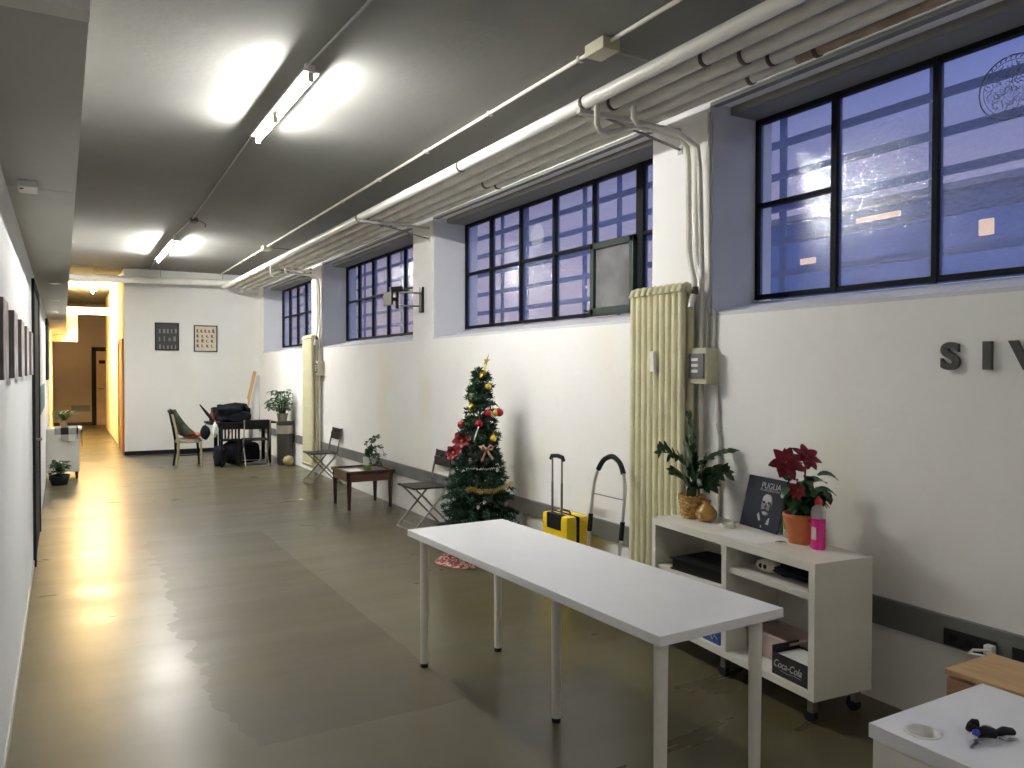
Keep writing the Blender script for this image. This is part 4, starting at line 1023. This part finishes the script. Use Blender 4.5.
# ---------------------------------------------------------------- suitcase and hand trolley
def suitcase():
    r = thing('suitcase', 'yellow hard shell suitcase with extended handle behind the white table', 'suitcase', (3.10, 4.60, 0), 0, None, False)
    w_, t_, h0, h1 = .33, .205, .045, .56          # along y, along x
    for k, (x0, x1) in enumerate(((0, .095), (.11, t_))):
        b = MB().box((x0, 0, h0), (x1, w_, h1), .035)
        b.build('shell', 'yellow', r)
    b = MB()
    for k in range(5):
        for x in (-.004, t_ - .002): b.box((x, .045 + k * .055, h0 + .05), (x + .006, .065 + k * .055, h1 - (.20 if x < 0 else .05)), .002)
    b.build('shell_ribs', 'yellow', r)
    MB().box((.088, .004, h0 + .004), (.118, w_ - .004, h1 - .003), .012).build('zip_band', 'black_cloth', r)
    MB().box((-.004, .07, h1 - .11), (.05, w_ - .07, h1 + .004), .012).build('handle_housing', 'black', r)
    hd = MB()
    for y in (.10, .225): hd.cyl((.025, y, h1 - .02), (.025, y, .79), .009, 10).cyl((.025, y, .78), (.025, y, .965), .0065, 10)
    h_ = hd.build('telescopic_handle', 'steel_grey', r)
    MB().tube([(.025, .075, .955), (.025, .095, .978), (.025, .16, .985), (.025, .23, .978), (.025, .25, .955)], [.012, .016, .015, .016, .012], 10).build('grip', 'black', h_)
    for x in (.03, t_ - .03):
        for y in (.045, w_ - .045):
            MB().cyl((x - .012, y, .024), (x + .012, y, .024), .024, 14).box((x - .015, y - .012, .03), (x + .015, y + .012, .06), .003).build('wheel', 'black', r)
    MB().tube([(t_ * .5, .10, h1), (t_ * .5, .12, h1 + .018), (t_ * .5, .21, h1 + .018), (t_ * .5, .23, h1)], .007, 8).build('carry_handle', 'black', r)
suitcase()
def trolley():
    r = thing('hand_trolley', 'folded aluminium hand trolley with black grips before the radiator', 'hand trolley', (3.17, 4.2, 0))
    xa, xb, y0, y1 = 3.13, 3.13, 4.385, 4.035
    def xz(z): return 3.09 + .11 * z
    pts = [(xz(.1), y0, .1), (xz(.5), y0, .5), (xz(.83), y0, .83), (xz(.93), y0 - .035, .93), (xz(1.0), y0 - .085, 1.0), (xz(1.035), (y0 + y1) / 2, 1.035), (xz(1.0), y1 + .085, 1.0), (xz(.93), y1 + .035, .93), (xz(.83), y1, .83), (xz(.5), y1, .5), (xz(.1), y1, .1)]
    fine = []
    for i in range(len(pts) - 1):
        for k in range(4): fine.append(Vector(pts[i]).lerp(Vector(pts[i + 1]), k / 4))
    fine.append(Vector(pts[-1]))
    for _ in range(2): fine = [fine[0]] + [(fine[i - 1] + fine[i] * 2 + fine[i + 1]) / 4 for i in range(1, len(fine) - 1)] + [fine[-1]]
    MB().tube(fine, .0115, 12).build('tube_frame', 'alu', r)
    gr = [p for p in fine if p.z > .915]; MB().tube(gr, .0175, 12).build('foam_grip', 'black', r)
    for y in (y0, y1): MB().cyl((xz(.50), y, .50), (xz(.62), y, .62), .0165, 12).build('clamp_sleeve', 'black', r)
    MB().cyl((xz(.76), y0, .76), (xz(.76), y1, .76), .004, 8).build('crossbar', 'steel_grey', r)
    MB().cyl((xz(.35), y0, .35), (xz(.35), y1, .35), .007, 8).cyl((xz(.14), y0, .14), (xz(.14), y1, .14), .009, 8).build('lower_crossbar', 'alu', r)
    MB().box((3.06, y1 + .02, .03), (3.085, y0 - .02, .27), .003).build('foot_plate', 'steel_grey', r)
    for y in (y0 + .03, y1 - .03): MB().cyl((xz(.08), y - .012, .075), (xz(.08), y + .012, .075), .075, 20).build('wheel', 'black', r)
    MB().cyl((xz(.08), y0 + .03, .075), (xz(.08), y1 - .03, .075), .007, 8).build('axle', 'steel_grey', r)
trolley()

# ---------------------------------------------------------------- folding chairs
def folding_chair(lab, loc, rot, seatm='chair_plastic', framem='steel_grey', grp='folding chairs'):
    r = thing('folding_chair', lab, 'chair', loc, rot, grp, False)       # faces -x, backrest towards +x
    w_ = .205
    MB().box((-.225, -.20, .425), (.155, .20, .442), .006).box((-.235, -.20, .43), (-.205, .20, .448), .006).build('seat', seatm, r)
    for s in (-1, 1):
        y = s * w_
        MB().tube([(.215, y, .78), (.20, y, .70), (.145, y, .46), (.10, y, .37), (-.23, y, .012)], .0105, 10).build('upright', framem, r)
        MB().tube([(-.185, y * .9, .42), (-.12, y * .9, .36), (.215, y * .9, .012)], .0095, 10).build('rear_leg', framem, r)
    MB().cyl((-.23, -w_, .012), (-.23, w_, .012), .011, 10).build('front_foot_bar', framem, r)
    MB().cyl((.215, -w_ * .9, .012), (.215, w_ * .9, .012), .010, 10).build('rear_foot_bar', framem, r)
    MB().cyl((-.185, -w_, .072), (-.185, w_, .072), .006, 8).build('stretcher', framem, r)
    b = MB(); y0, y1 = -.195, .195
    def bx(ya, yb, za, zb): b.box((.178 + (za - .62) * .2, ya, za), (.192 + (za - .62) * .2, yb, zb), .003)
    rows = [(.62, .71), (.71, .735), (.735, .775)]
    bx(y0, y1, *rows[0]); bx(y0, -.055, *rows[1]); bx(.055, y1, *rows[1]); bx(y0, y1, *rows[2])
    b.build('backrest', seatm, r)
    return r
folding_chair('dark folding chair beside the christmas tree', (3.21, 7.32, 0), 0)
folding_chair('dark folding chair beside the far radiator', (3.215, 10.98, 0), 0)
folding_chair('black folding chair with its back to the camera before the cluttered table', (2.82, 13.55, 0), R(-94), 'black', 'chrome')

# ---------------------------------------------------------------- low wooden table with plant
lt = thing('low_table', 'low square dark wooden table with tray top between the folding chairs', 'table', (3.09, 8.92, 0))
x0, x1, y0, y1 = 2.80, 3.38, 8.62, 9.22
MB().box((x0 + .01, y0 + .01, .415), (x1 - .01, y1 - .01, .427), .002).build('tabletop', 'red_wood', lt)
b = MB()
for q_ in (((x0, y0, .41), (x0 + .03, y1, .445)), ((x1 - .03, y0, .41), (x1, y1, .445)), ((x0, y0, .41), (x1, y0 + .03, .445)), ((x0, y1 - .03, .41), (x1, y1, .445))): b.box(*q_, .003)
b.build('tray_rim', 'dark_wood', lt)
b = MB()
for q_ in (((x0 + .02, y0 + .02, .32), (x0 + .035, y1 - .02, .41)), ((x1 - .035, y0 + .02, .32), (x1 - .02, y1 - .02, .41)), ((x0 + .02, y0 + .02, .32), (x1 - .02, y0 + .035, .41)), ((x0 + .02, y1 - .035, .32), (x1 - .02, y1 - .02, .41))): b.box(*q_, .002)
b.build('apron', 'red_wood', lt)
for lx in (x0 + .04, x1 - .04):
    for ly in (y0 + .04, y1 - .04): MB().tube([(lx, ly, 0), (lx, ly, .15), (lx, ly, .41)], [.018, .024, .032], 4, smooth=False).build('leg', 'dark_wood', lt)
single('table_paper', MB().box((2.88, 8.72, .4275), (3.06, 9.02, .430)), 'white_paper', 'pale paper lying on the low wooden table', 'paper')
lp = thing('trailing_ivy', 'leafy green ivy in a white pot on the low wooden table', 'potted plant', (3.16, 8.95, .4275)); c = Vector((3.16, 8.95, .4275))
MB().lathe(c, [(.040, .045), (.048, .05), (.055, .135), (.058, .14), (.050, .14), (.046, .06)], 20).build('pot', 'white_plastic', lp)
MB().lathe(c, [(.045, 0), (.050, .01), (.045, .045)], 20).build('pot_foot', 'leaf_light', lp)
q = random.Random(6); st = MB(); lf = MB()
for k in range(16):
    a = q.uniform(-2.6, .9); ln = q.uniform(.08, .18); up_ = q.uniform(.02, .16) if k > 3 else .24
    tip = c + Vector((math.cos(a) * ln * (.3 if k <= 3 else 1) + .04, math.sin(a) * ln * .7, .13 + up_)); mid = c + Vector((math.cos(a) * ln * .4, math.sin(a) * ln * .4, .16 + up_ * .6)); end = tip - Vector((-.04, .02, .14 if k > 5 else -.02))
    end.z = max(end.z, c.z + .02)
    pts = [c + Vector((0, 0, .12)), mid, tip, end]; st.tube(pts, .0022, 5)
    for i in range(15):
        t = q.uniform(.1, 1) * 2.99; j = int(t); p = pts[j].lerp(pts[j + 1], t - j)
        lf.leaf(p, (q.uniform(-1, 1), q.uniform(-1, 1), q.uniform(-.4, .6)), q.uniform(.025, .045), q.uniform(.022, .034), .6, (q.uniform(-.3, .3), -.5, 1), 4)
st.build('stems', 'stem', lp); lf.build('leaves', 'leaf_mid', lp)

# ---------------------------------------------------------------- far corner clutter
bt = thing('black_table', 'dark table loaded with a bag and plant by the back corner', 'table', (2.7, 14.0, 0))
MB().box((2.12, 13.72, .69), (3.20, 14.35, .72), .004).build('tabletop', 'black', bt)
for x, y in ((2.30, 13.80), (3.10, 13.80), (2.30, 14.27), (3.10, 14.27)): MB().box((x - .028, y - .028, 0), (x + .028, y + .028, .69), .004).build('leg', 'black', bt)
MB().box((2.28, 13.78, .60), (3.12, 13.80, .69)).box((2.28, 14.26, .60), (3.12, 14.28, .69)).build('apron', 'black', bt)
bb = thing('black_duffel_bag', 'large black bag heaped on the dark table', 'bag', (2.53, 14.02, .72))
blob('bag_body', (2.53, 14.02, .872), (.28, .19, .16), 'black_cloth', 31, .34, parent=bb, zmin=.722, boxy=True, sub=4)
MB().tube([(2.28, 13.86, .93), (2.36, 13.82, 1.02), (2.55, 13.82, 1.05), (2.70, 13.84, .98), (2.76, 13.86, .88)], .014, 8, flat=.5).build('strap', 'black_cloth', bb)
blob('bag_pocket', (2.60, 13.86, .82), (.16, .06, .08), 'black_leather', 8, .3, parent=bb, zmin=.722, boxy=True)
sb = thing('round_black_bag', 'small round black bag hanging at the left end of the dark table', 'bag', (2.10, 13.8, .50))
blob('bag_body', (2.06, 13.80, .565), (.08, .08, .11), 'black_cloth', 17, .15, parent=sb)
MB().tube([(2.06, 13.80, .68), (2.10, 13.80, .735), (2.18, 13.82, .725)], .008, 6).build('strap', 'black_cloth', sb)
blob('white_cloth', (2.20, 13.70, .60), (.045, .03, .13), 'white_paper', 12, .3, label='white cloth hanging from the dark table beside the round bag', cat='cloth')
single('brown_bottle', MB().lathe((2.18, 13.90, .72), [(.04, 0), (.044, .01), (.044, .13), (.018, .17), (.016, .21), (.02, .212), (.02, .225)], 16), 'bottle_brown', 'red brown bottle standing on the left end of the dark table', 'bottle')
um = thing('folded_umbrella', 'folded black umbrella sticking out over the left end of the dark table', 'umbrella', (2.20, 13.80, .73))
MB().tube([(2.19, 13.84, .745), (2.10, 13.84, .87), (1.98, 13.84, 1.03)], [.020, .026, .010], 10).build('canopy', 'black_cloth', um)
MB().tube([(2.19, 13.84, .745), (2.25, 13.84, .735), (2.30, 13.84, .735)], .008, 8).build('handle', 'red_cloth', um)
# clutter below the table
wc = thing('slatted_chair', 'black wooden slat back chair pushed under the dark table', 'chair', (2.405, 13.6, 0))
MB().box((2.26, 13.50, .43), (2.55, 13.70, .455), .006).build('seat', 'black', wc)
for x in (2.27, 2.54):
    MB().box((x - .016, 13.48, 0), (x + .016, 13.51, .68), .003).build('leg', 'black', wc)
    MB().box((x - .016, 13.67, 0), (x + .016, 13.70, .43), .003).build('leg', 'black', wc)
for k in range(4): MB().box((2.31 + k * .055, 13.485, .455), (2.335 + k * .055, 13.505, .66), .002).build('back_slat', 'black', wc)
MB().box((2.27, 13.48, .64), (2.54, 13.51, .685), .004).build('top_rail', 'black', wc)
blob('floor_bag', (2.26, 13.62, .16), (.10, .12, .165), 'black_cloth', 44, .35, boxy=True, zmin=.001, label='black bag on the floor at the left foot of the dark table', cat='bag')
blob('floor_bag', (2.66, 13.98, .18), (.26, .14, .19), 'black_cloth', 46, .3, boxy=True, zmin=.001, label='wide black bag on the floor under the dark table', cat='bag')
single('tan_sandal', MB().tube([(2.37, 13.60, .468), (2.40, 13.60, .53), (2.43, 13.60, .60)], [.012, .035, .018], 8, flat=.4), 'beech', 'tan sandal lying on the slatted chair under the table', 'shoe')
bn = thing('metal_bin', 'dark cylindrical metal bin in the corner beside the dark table', 'bin', (3.285, 13.45, 0))
MB().lathe((3.285, 13.45, 0), [(.125, 0), (.130, .01), (.140, .70), (.146, .72), (.138, .72), (.130, .1), (.001, .09)], 28).build('bin_body', 'bin_metal', bn)
MB().lathe((3.285, 13.45, 0), [(.1405, .53), (.1425, .67)], 28, caps=False).build('pale_band', 'bin_band', bn)
MB().lathe((3.285, 13.45, 0), [(.001, .722), (.146, .722), (.146, .734), (.001, .736)], 28).build('lid', 'bin_metal', bn)
single('straw_ball', MB().ball((3.27, 13.16, .09), .088, 20), 'ball', 'round straw coloured ball on the floor before the metal bin', 'ball')
pl = thing('peace_lily', 'leafy peace lily in a grey pot on top of the metal bin', 'potted plant', (3.235, 13.43, .737)); c = Vector((3.235, 13.43, .737))
MB().lathe(c, [(.07, 0), (.075, .01), (.092, .13), (.095, .135), (.085, .135), (.08, .1)], 22).build('pot', 'bin_band', pl)
MB().lathe(c, [(.001, .115), (.082, .115)], 18).build('soil', 'soil', pl)
q = random.Random(14); lf = MB(); st = MB()
for k in range(80):
    a = q.uniform(0, 2 * PI); ra = q.uniform(.03, .21); hh = q.uniform(.06, .44) * (1 - ra)
    base = c + Vector((math.cos(a) * .02, math.sin(a) * .02, .11)); tip = c + Vector((math.cos(a) * ra, math.sin(a) * ra, .12 + hh))
    if tip.x > 3.33: tip.x = 3.33
    st.tube([base, (base + tip) / 2 + Vector((0, 0, .03)), tip], .003, 5)
    lf.leaf(tip, (math.cos(a), math.sin(a), .5), q.uniform(.11, .16) * (.5 if tip.x > 3.28 and math.cos(a) > 0 else 1), .075, 1.6, (0, 0, 1), 6)
st.build('stems', 'stem', pl); lf.build('leaves', 'leaf_mid', pl)
single('support_rod', MB().cyl((3.30, 13.52, .84), (3.38, 13.56, 1.20), .007, 8), 'black', 'thin black rod standing among the peace lily leaves', 'rod')

# bistro chair with jacket
bc = thing('wooden_chair', 'black and olive wooden chair with cream seat near the back wall', 'chair', (1.80, 13.95, 0))
for x, y, m_ in ((2.0, 13.78, 'chair_light'), (2.0, 14.15, 'black')): MB().tube([(x + .01, y, 0), (x, y, .2), (x - .02, y, .42)], [.014, .018, .021], 8).build('leg', m_, bc)
for y, m_ in ((13.78, 'chair_light'), (14.15, 'black')):
    MB().tube([(1.61, y, 0), (1.64, y, .25), (1.64, y, .42), (1.60, y, .65), (1.545, y, .92)], [.016, .02, .022, .019, .015], 8).build('rear_upright', m_, bc)
MB().lathe((1.82, 13.965, .40), [(.20, 0), (.215, .01), (.215, .03), (.205, .035)], 28).build('seat_frame', 'chair_light', bc)
MB().lathe((1.82, 13.965, .435), [(.19, 0), (.20, .012), (.18, .03), (.10, .04), (.001, .042)], 28).build('seat_cushion', 'cushion', bc)
MB().tube([(1.545, 13.76, .90), (1.53, 13.86, .925), (1.53, 14.06, .925), (1.545, 14.17, .90)], .022, 8).tube([(1.595, 13.78, .66), (1.58, 13.96, .66), (1.595, 14.15, .66)], .016, 8).build('back_rail', 'black', bc)
MB().cyl((1.66, 13.80, .2), (1.98, 13.80, .2), .009, 8).cyl((1.66, 14.13, .2), (1.98, 14.13, .2), .009, 8).build('stretcher', 'black', bc)
jk = MB()
pts = []
for i in range(13):
    t = i / 12
    for j in range(9):
        s = j / 8; y = 13.74 + .44 * s
        x = 1.575 + .34 * t ** 1.5 + .035 * math.sin(6 * s + 3 * t) ; z = .965 - .44 * t + .02 * math.sin(9 * s) - (.02 if t < .05 else 0)
        pts.append((x, y - .03 * math.sin(3 * t), z))
for i in range(13):
    t = i / 12
    for j in range(9):
        s = j / 8; pts.append((1.572 + .10 * t, 13.75 + .42 * s, .95 - .42 * t))
n9 = 9; fs = []
for i in range(12):
    for j in range(8):
        fs.append((i * 9 + j, i * 9 + j + 1, (i + 1) * 9 + j + 1, (i + 1) * 9 + j)); o = 117; fs.append((o + i * 9 + j, o + (i + 1) * 9 + j, o + (i + 1) * 9 + j + 1, o + i * 9 + j + 1))
    fs.append((i * 9, (i + 1) * 9, 117 + (i + 1) * 9, 117 + i * 9)); fs.append((i * 9 + 8, 117 + i * 9 + 8, 117 + (i + 1) * 9 + 8, (i + 1) * 9 + 8))
fs += [(j, 117 + j, 117 + j + 1, j + 1) for j in range(8)] + [(108 + j, 108 + j + 1, 225 + j + 1, 225 + j) for j in range(8)]
jk.add(pts, fs, True); single('draped_jacket', jk, 'olive_cloth', 'dark olive jacket draped over the wooden chair back', 'jacket')
blob('red_garment', (1.88, 13.93, .515), (.16, .17, .045), 'red_cloth', 23, .2, zmin=.478, label='folded red garment lying on the cream chair seat', cat='clothes')

# ---------------------------------------------------------------- cabinet in the hallway mouth
cb_ = thing('side_cabinet', 'pale cabinet on short legs against the left wall at the hallway', 'cabinet', (.02, 13.3, 0))
MB().box((XL + .005, 13.1, .11), (.215, 13.52, .72), .004).build('cabinet_body', 'shelf', cb_)
MB().box((XL + .005, 13.07, .72), (.245, 13.55, .75), .004).build('top_board', 'white_plastic', cb_)
MB().box((-.17, 13.094, .15), (.18, 13.1, .68), .002).build('door_panel', 'shelf', cb_)
for x in (-.16, .18):
    for y in (13.14, 13.48): MB().cyl((x, y, 0), (x, y, .11), .014, 10, .022).build('leg', 'dark_wood', cb_)
cl = MB()
cl.add([(-.10, 13.06, .752), (.20, 13.06, .752), (.20, 13.5, .752), (-.10, 13.5, .752), (-.10, 13.06, .756), (.20, 13.06, .756), (.20, 13.5, .756), (-.10, 13.5, .756)], [(0, 1, 2, 3), (4, 7, 6, 5), (0, 4, 5, 1), (1, 5, 6, 2), (2, 6, 7, 3), (3, 7, 4, 0)])
cl.add([(-.10, 13.055, .756), (.20, 13.055, .756), (.20, 13.058, .60), (.09, 13.058, .54), (-.02, 13.058, .60), (-.10, 13.055, .66), (-.10, 13.065, .756), (.20, 13.065, .756), (.20, 13.062, .60), (.09, 13.062, .54), (-.02, 13.062, .60), (-.10, 13.062, .66)], [(0, 1, 2, 3, 4, 5), (11, 10, 9, 8, 7, 6), (0, 6, 7, 1), (1, 7, 8, 2), (2, 8, 9, 3), (3, 9, 10, 4), (4, 10, 11, 5), (5, 11, 6, 0)])
cl.poly([(.248, 13.10, .756), (.248, 13.45, .756), (.248, 13.45, .60), (.248, 13.22, .46), (.248, 13.10, .58)], (.004, 0, 0))
single('gingham_cloth', cl, 'checker', 'black and white checked cloth draped over the side cabinet', 'cloth')
def bush(name, lab, c, r_pot, h_pot, potm, rad, hh, n, leafm, seed, ln=.12, wd=.03, zmin=0.0):
    o = thing(name, lab, 'potted plant', c); c = Vector(c)
    MB().lathe(c, [(r_pot * .75, 0), (r_pot, h_pot), (r_pot * .88, h_pot), (r_pot * .8, h_pot * .7)], 20).build('pot', potm, o)
    MB().lathe(c, [(.001, h_pot * .85), (r_pot * .88, h_pot * .85)], 16).build('soil', 'soil', o)
    q = random.Random(seed); lf = MB(); st = MB()
    for k in range(n):
        a = q.uniform(0, 2 * PI); rr_ = rad * q.uniform(.1, .6); tip = c + Vector((math.cos(a) * rr_, math.sin(a) * rr_, h_pot + hh * q.uniform(.15, .8)))
        tip.x = max(tip.x, XL + .06)
        st.tube([c + Vector((0, 0, h_pot * .8)), tip], .0025, 5)
        dx = math.cos(a) if tip.x > XL + .10 or math.cos(a) > 0 else .1
        lf.leaf(tip, (dx, math.sin(a), .5), ln * q.uniform(.7, 1.2), wd, 1.3, (0, 0, 1), 5)
    st.build('stems', 'stem', o); lf.build('leaves', leafm, o)
bush('cabinet_plant', 'green plant in a small tan pot on the side cabinet', (.015, 13.25, .757), .055, .10, 'pine', .16, .16, 60, 'leaf_mid', 3, .11, .032)
bush('floor_plant', 'dark leafy plant in a black pot on the floor before the side cabinet', (-.04, 12.55, 0), .13, .14, 'black', .14, .22, 80, 'leaf', 5, .08, .05)
bm_ = MB().box((.22, YF - .03, .40), (.70, YF - .001, .58), .004)
single('wall_vent', bm_, 'trunk', 'grey grille low on the brown wall at the hallway end', 'vent')
hs = thing('light_switch', 'small switch plate on the yellow lit hallway wall', 'switch', (1.0, 19.4, 1.38))
MB().box((.999, 19.3, 1.36), (1.009, 19.5, 1.48), .002).build('plate', 'white_plastic', hs)
MB().box((.995, 19.36, 1.39), (.999, 19.44, 1.45), .001).build('rocker', 'conduit', hs)

# ---------------------------------------------------------------- near desk, keys, drawers
dk = thing('white_desk', 'white desk corner with cable hole at the bottom right', 'desk', (1.96, .84, 0))
dx0, dx1, dy0, dy1 = 1.712, 2.206, .48, 1.212
# desktop with a real round hole
bm = bmesh.new(); hc_ = Vector((1.781, 1.116, 0)); hr = .036; N = 32
top = MB(); zt_, zb_ = .74, .706
outer = []
for i in range(N):
    a = 2 * PI * i / N; ca, sa = math.cos(a), math.sin(a)
    ts = []
    if ca > 1e-9: ts.append((dx1 - hc_.x) / ca)
    if ca < -1e-9: ts.append((dx0 - hc_.x) / ca)
    if sa > 1e-9: ts.append((dy1 - hc_.y) / sa)
    if sa < -1e-9: ts.append((dy0 - hc_.y) / sa)
    t_ = min(ts); outer.append([hc_.x + ca * t_, hc_.y + sa * t_])
for cx_, cy_ in ((dx0, dy0), (dx0, dy1), (dx1, dy0), (dx1, dy1)):      # snap nearest ray to each corner
    i = min(range(N), key=lambda k: (math.atan2(cy_ - hc_.y, cx_ - hc_.x) - 2 * PI * k / N + PI) % (2 * PI) - PI if False else abs(((math.atan2(cy_ - hc_.y, cx_ - hc_.x) - 2 * PI * k / N + PI) % (2 * PI)) - PI))
    outer[i] = [cx_, cy_]
vs = []
for z in (zt_, zb_):
    vs += [(hc_.x + hr * math.cos(2 * PI * i / N), hc_.y + hr * math.sin(2 * PI * i / N), z) for i in range(N)] + [(p[0], p[1], z) for p in outer]
fs = []
for i in range(N):
    j = (i + 1) % N
    fs += [(i, N + i, N + j, j), (2 * N + i, 2 * N + j, 3 * N + j, 3 * N + i), (i, j, 2 * N + j, 2 * N + i), (N + i, 3 * N + i, 3 * N + j, N + j)]
top.add(vs, fs); top.build('desktop', 'table_top', dk)
MB().tube([(hc_.x + .039 * math.cos(2 * PI * i / 36), hc_.y + .039 * math.sin(2 * PI * i / 36), zt_ + .0005) for i in range(36)], .0035, 8, closed=True).lathe((hc_.x, hc_.y, .70), [(.0355, 0), (.0355, .04), (.0345, .04), (.0345, 0)], 32, caps=False).build('cable_grommet', 'white_plastic', dk)
MB().box((dx0 + .006, dy0 + .01, 0), (dx0 + .024, dy1 - .008, .706), .001).build('side_panel', 'table_leg', dk)
MB().box((dx1 - .024, dy0 + .01, 0), (dx1 - .006, dy1 - .008, .706), .001).build('side_panel', 'table_leg', dk)
MB().box((dx0 + .024, dy1 - .03, .12), (dx1 - .024, dy1 - .012, .706)).build('back_panel', 'table_leg', dk)
MB().box((dx0 + .024, dy0 + .01, .60), (dx1 - .024, dy1 - .03, .612)).build('inner_tray', 'table_leg', dk)
MB().box((dx0, dy0 + .05, .655), (dx0 + .008, dy1 - .05, .70), .001).build('edge_rail', 'table_leg', dk)
ky = thing('key_bunch', 'bunch of keys with black fobs and a blue tag on the white desk', 'keys', (1.875, 1.02, .7405))
K = Vector((1.872, 1.022, .7405))
def kb(a, b, r0, r1, m, nm, fl=.5): MB().tube([K + Vector(a), K + (Vector(a) + Vector(b)) * .5 + Vector((0, 0, .004)), K + Vector(b)], [r0, (r0 + r1) * .6, r1], 10, flat=fl).build(nm, m, ky)
kb((-.012, .012, .012), (.020, -.012, .014), .014, .015, 'black', 'key_fob', .75)
kb((-.030, .022, .020), (-.012, .020, .022), .007, .012, 'black', 'key_fob', .8)
kb((-.010, .030, .022), (.004, .018, .030), .009, .011, 'black', 'key_fob', .8)
kb((.035, -.010, .010), (.075, -.022, .010), .010, .012, 'black', 'key_fob', .7)
kb((-.036, .002, .016), (-.028, .002, .022), .007, .008, 'keys_blue', 'blue_tag', .9)
MB().box(K + Vector((-.075, -.012, .002)), K + Vector((-.035, -.004, .005)), .001, rot=(0, 0, .2)).ball(K + Vector((-.034, -.004, .005)), .011, 10, (1, 1, .25)).build('key', 'key_metal', ky)
MB().box(K + Vector((.030, -.040, .002)), K + Vector((.062, -.032, .005)), .001, rot=(0, 0, -.5)).ball(K + Vector((.03, -.026, .006)), .010, 10, (1, 1, .25)).build('key', 'key_metal', ky)
MB().tube([K + Vector((.022 + .013 * math.cos(t * .5236), .006 + .013 * math.sin(t * .5236), .020)) for t in range(12)], .0014, 6, closed=True).build('key_ring', 'chrome', ky)
dr_ = thing('drawer_unit', 'small pale wood drawer unit behind the white desk', 'drawer unit', (2.86, 1.38, 0))
wx0, wx1, wy0, wy1, wz = 2.713, 3.012, 1.12, 1.622, .55
MB().box((wx0, wy0, wz - .018), (wx1, wy1, wz), .002).build('top_board', 'birch', dr_)
MB().box((wx0 + .02, wy0 + .004, .06), (wx1 - .002, wy1 - .004, wz - .018), .001).build('carcass', 'birch', dr_)
for k in range(3):
    z1_ = wz - .030 - k * .155
    o = MB().box((wx0 + .002, wy0 + .006, z1_ - .145), (wx0 + .02, wy1 - .006, z1_), .002).build('drawer', 'beech', dr_)
    MB().cyl((wx0 + .002, (wy0 + wy1) / 2 - .05, z1_ - .07), (wx0 + .002, (wy0 + wy1) / 2 + .05, z1_ - .07), .005, 8).build('drawer_pull', 'steel_grey', o)
for x in (wx0 + .05, wx1 - .05):
    for y in (wy0 + .05, wy1 - .05): MB().cyl((x - .01, y, .026), (x + .01, y, .026), .026, 14).box((x - .012, y - .012, .03), (x + .012, y + .012, .062), .002).build('caster', 'black', dr_)

# ---------------------------------------------------------------- world, camera
wd = bpy.data.worlds.new('dusk'); bpy.context.scene.world = wd; wd.use_nodes = True
nt = wd.node_tree; bg = nt.nodes['Background']; tc = _n(nt, 'ShaderNodeTexCoord'); sp = _n(nt, 'ShaderNodeSeparateXYZ'); nt.links.new(tc.outputs['Generated'], sp.inputs[0])
cr = _n(nt, 'ShaderNodeValToRGB'); e = cr.color_ramp.elements
e[0].position = 0.0; e[0].color = (.044, .033, .034, 1); e[1].position = 1.0; e[1].color = (.42, .44, .50, 1)
for ps, cl_ in ((.12, (.042, .034, .040)), (.20, (.030, .027, .038)), (.26, (.021, .021, .034)), (.36, (.015, .020, .048)), (.55, (.11, .12, .17))):
    x_ = e.new(ps); x_.color = (*cl_, 1)
nt.links.new(sp.outputs['Z'], cr.inputs[0]); nt.links.new(cr.outputs[0], bg.inputs[0]); bg.inputs[1].default_value = 1.0
cam = bpy.data.cameras.new('Camera'); co = bpy.data.objects.new('Camera', cam); C.objects.link(co)
yaw, pitch, roll = .5226, -.0168, .0026
cam.sensor_width = 36; cam.lens = 781.04 / 1024 * 36; cam.clip_start = .02
fw = Vector((math.sin(yaw) * math.cos(pitch), math.cos(yaw) * math.cos(pitch), math.sin(pitch))); r0 = Vector((math.cos(yaw), -math.sin(yaw), 0)); u0 = r0.cross(fw)
r1_ = math.cos(roll) * r0 + math.sin(roll) * u0; u1_ = -math.sin(roll) * r0 + math.cos(roll) * u0
mw = Matrix((( r1_.x, u1_.x, -fw.x, 0), (r1_.y, u1_.y, -fw.y, 0), (r1_.z, u1_.z, -fw.z, 1.6025), (0, 0, 0, 1)))
co.matrix_world = mw
sc = bpy.context.scene; sc.camera = co
sc.view_settings.view_transform = 'Standard'; sc.view_settings.look = 'None'; sc.view_settings.exposure = 3.7; sc.view_settings.gamma = 1.0
try: sc.view_settings.use_curve_mapping = False
except Exception: pass
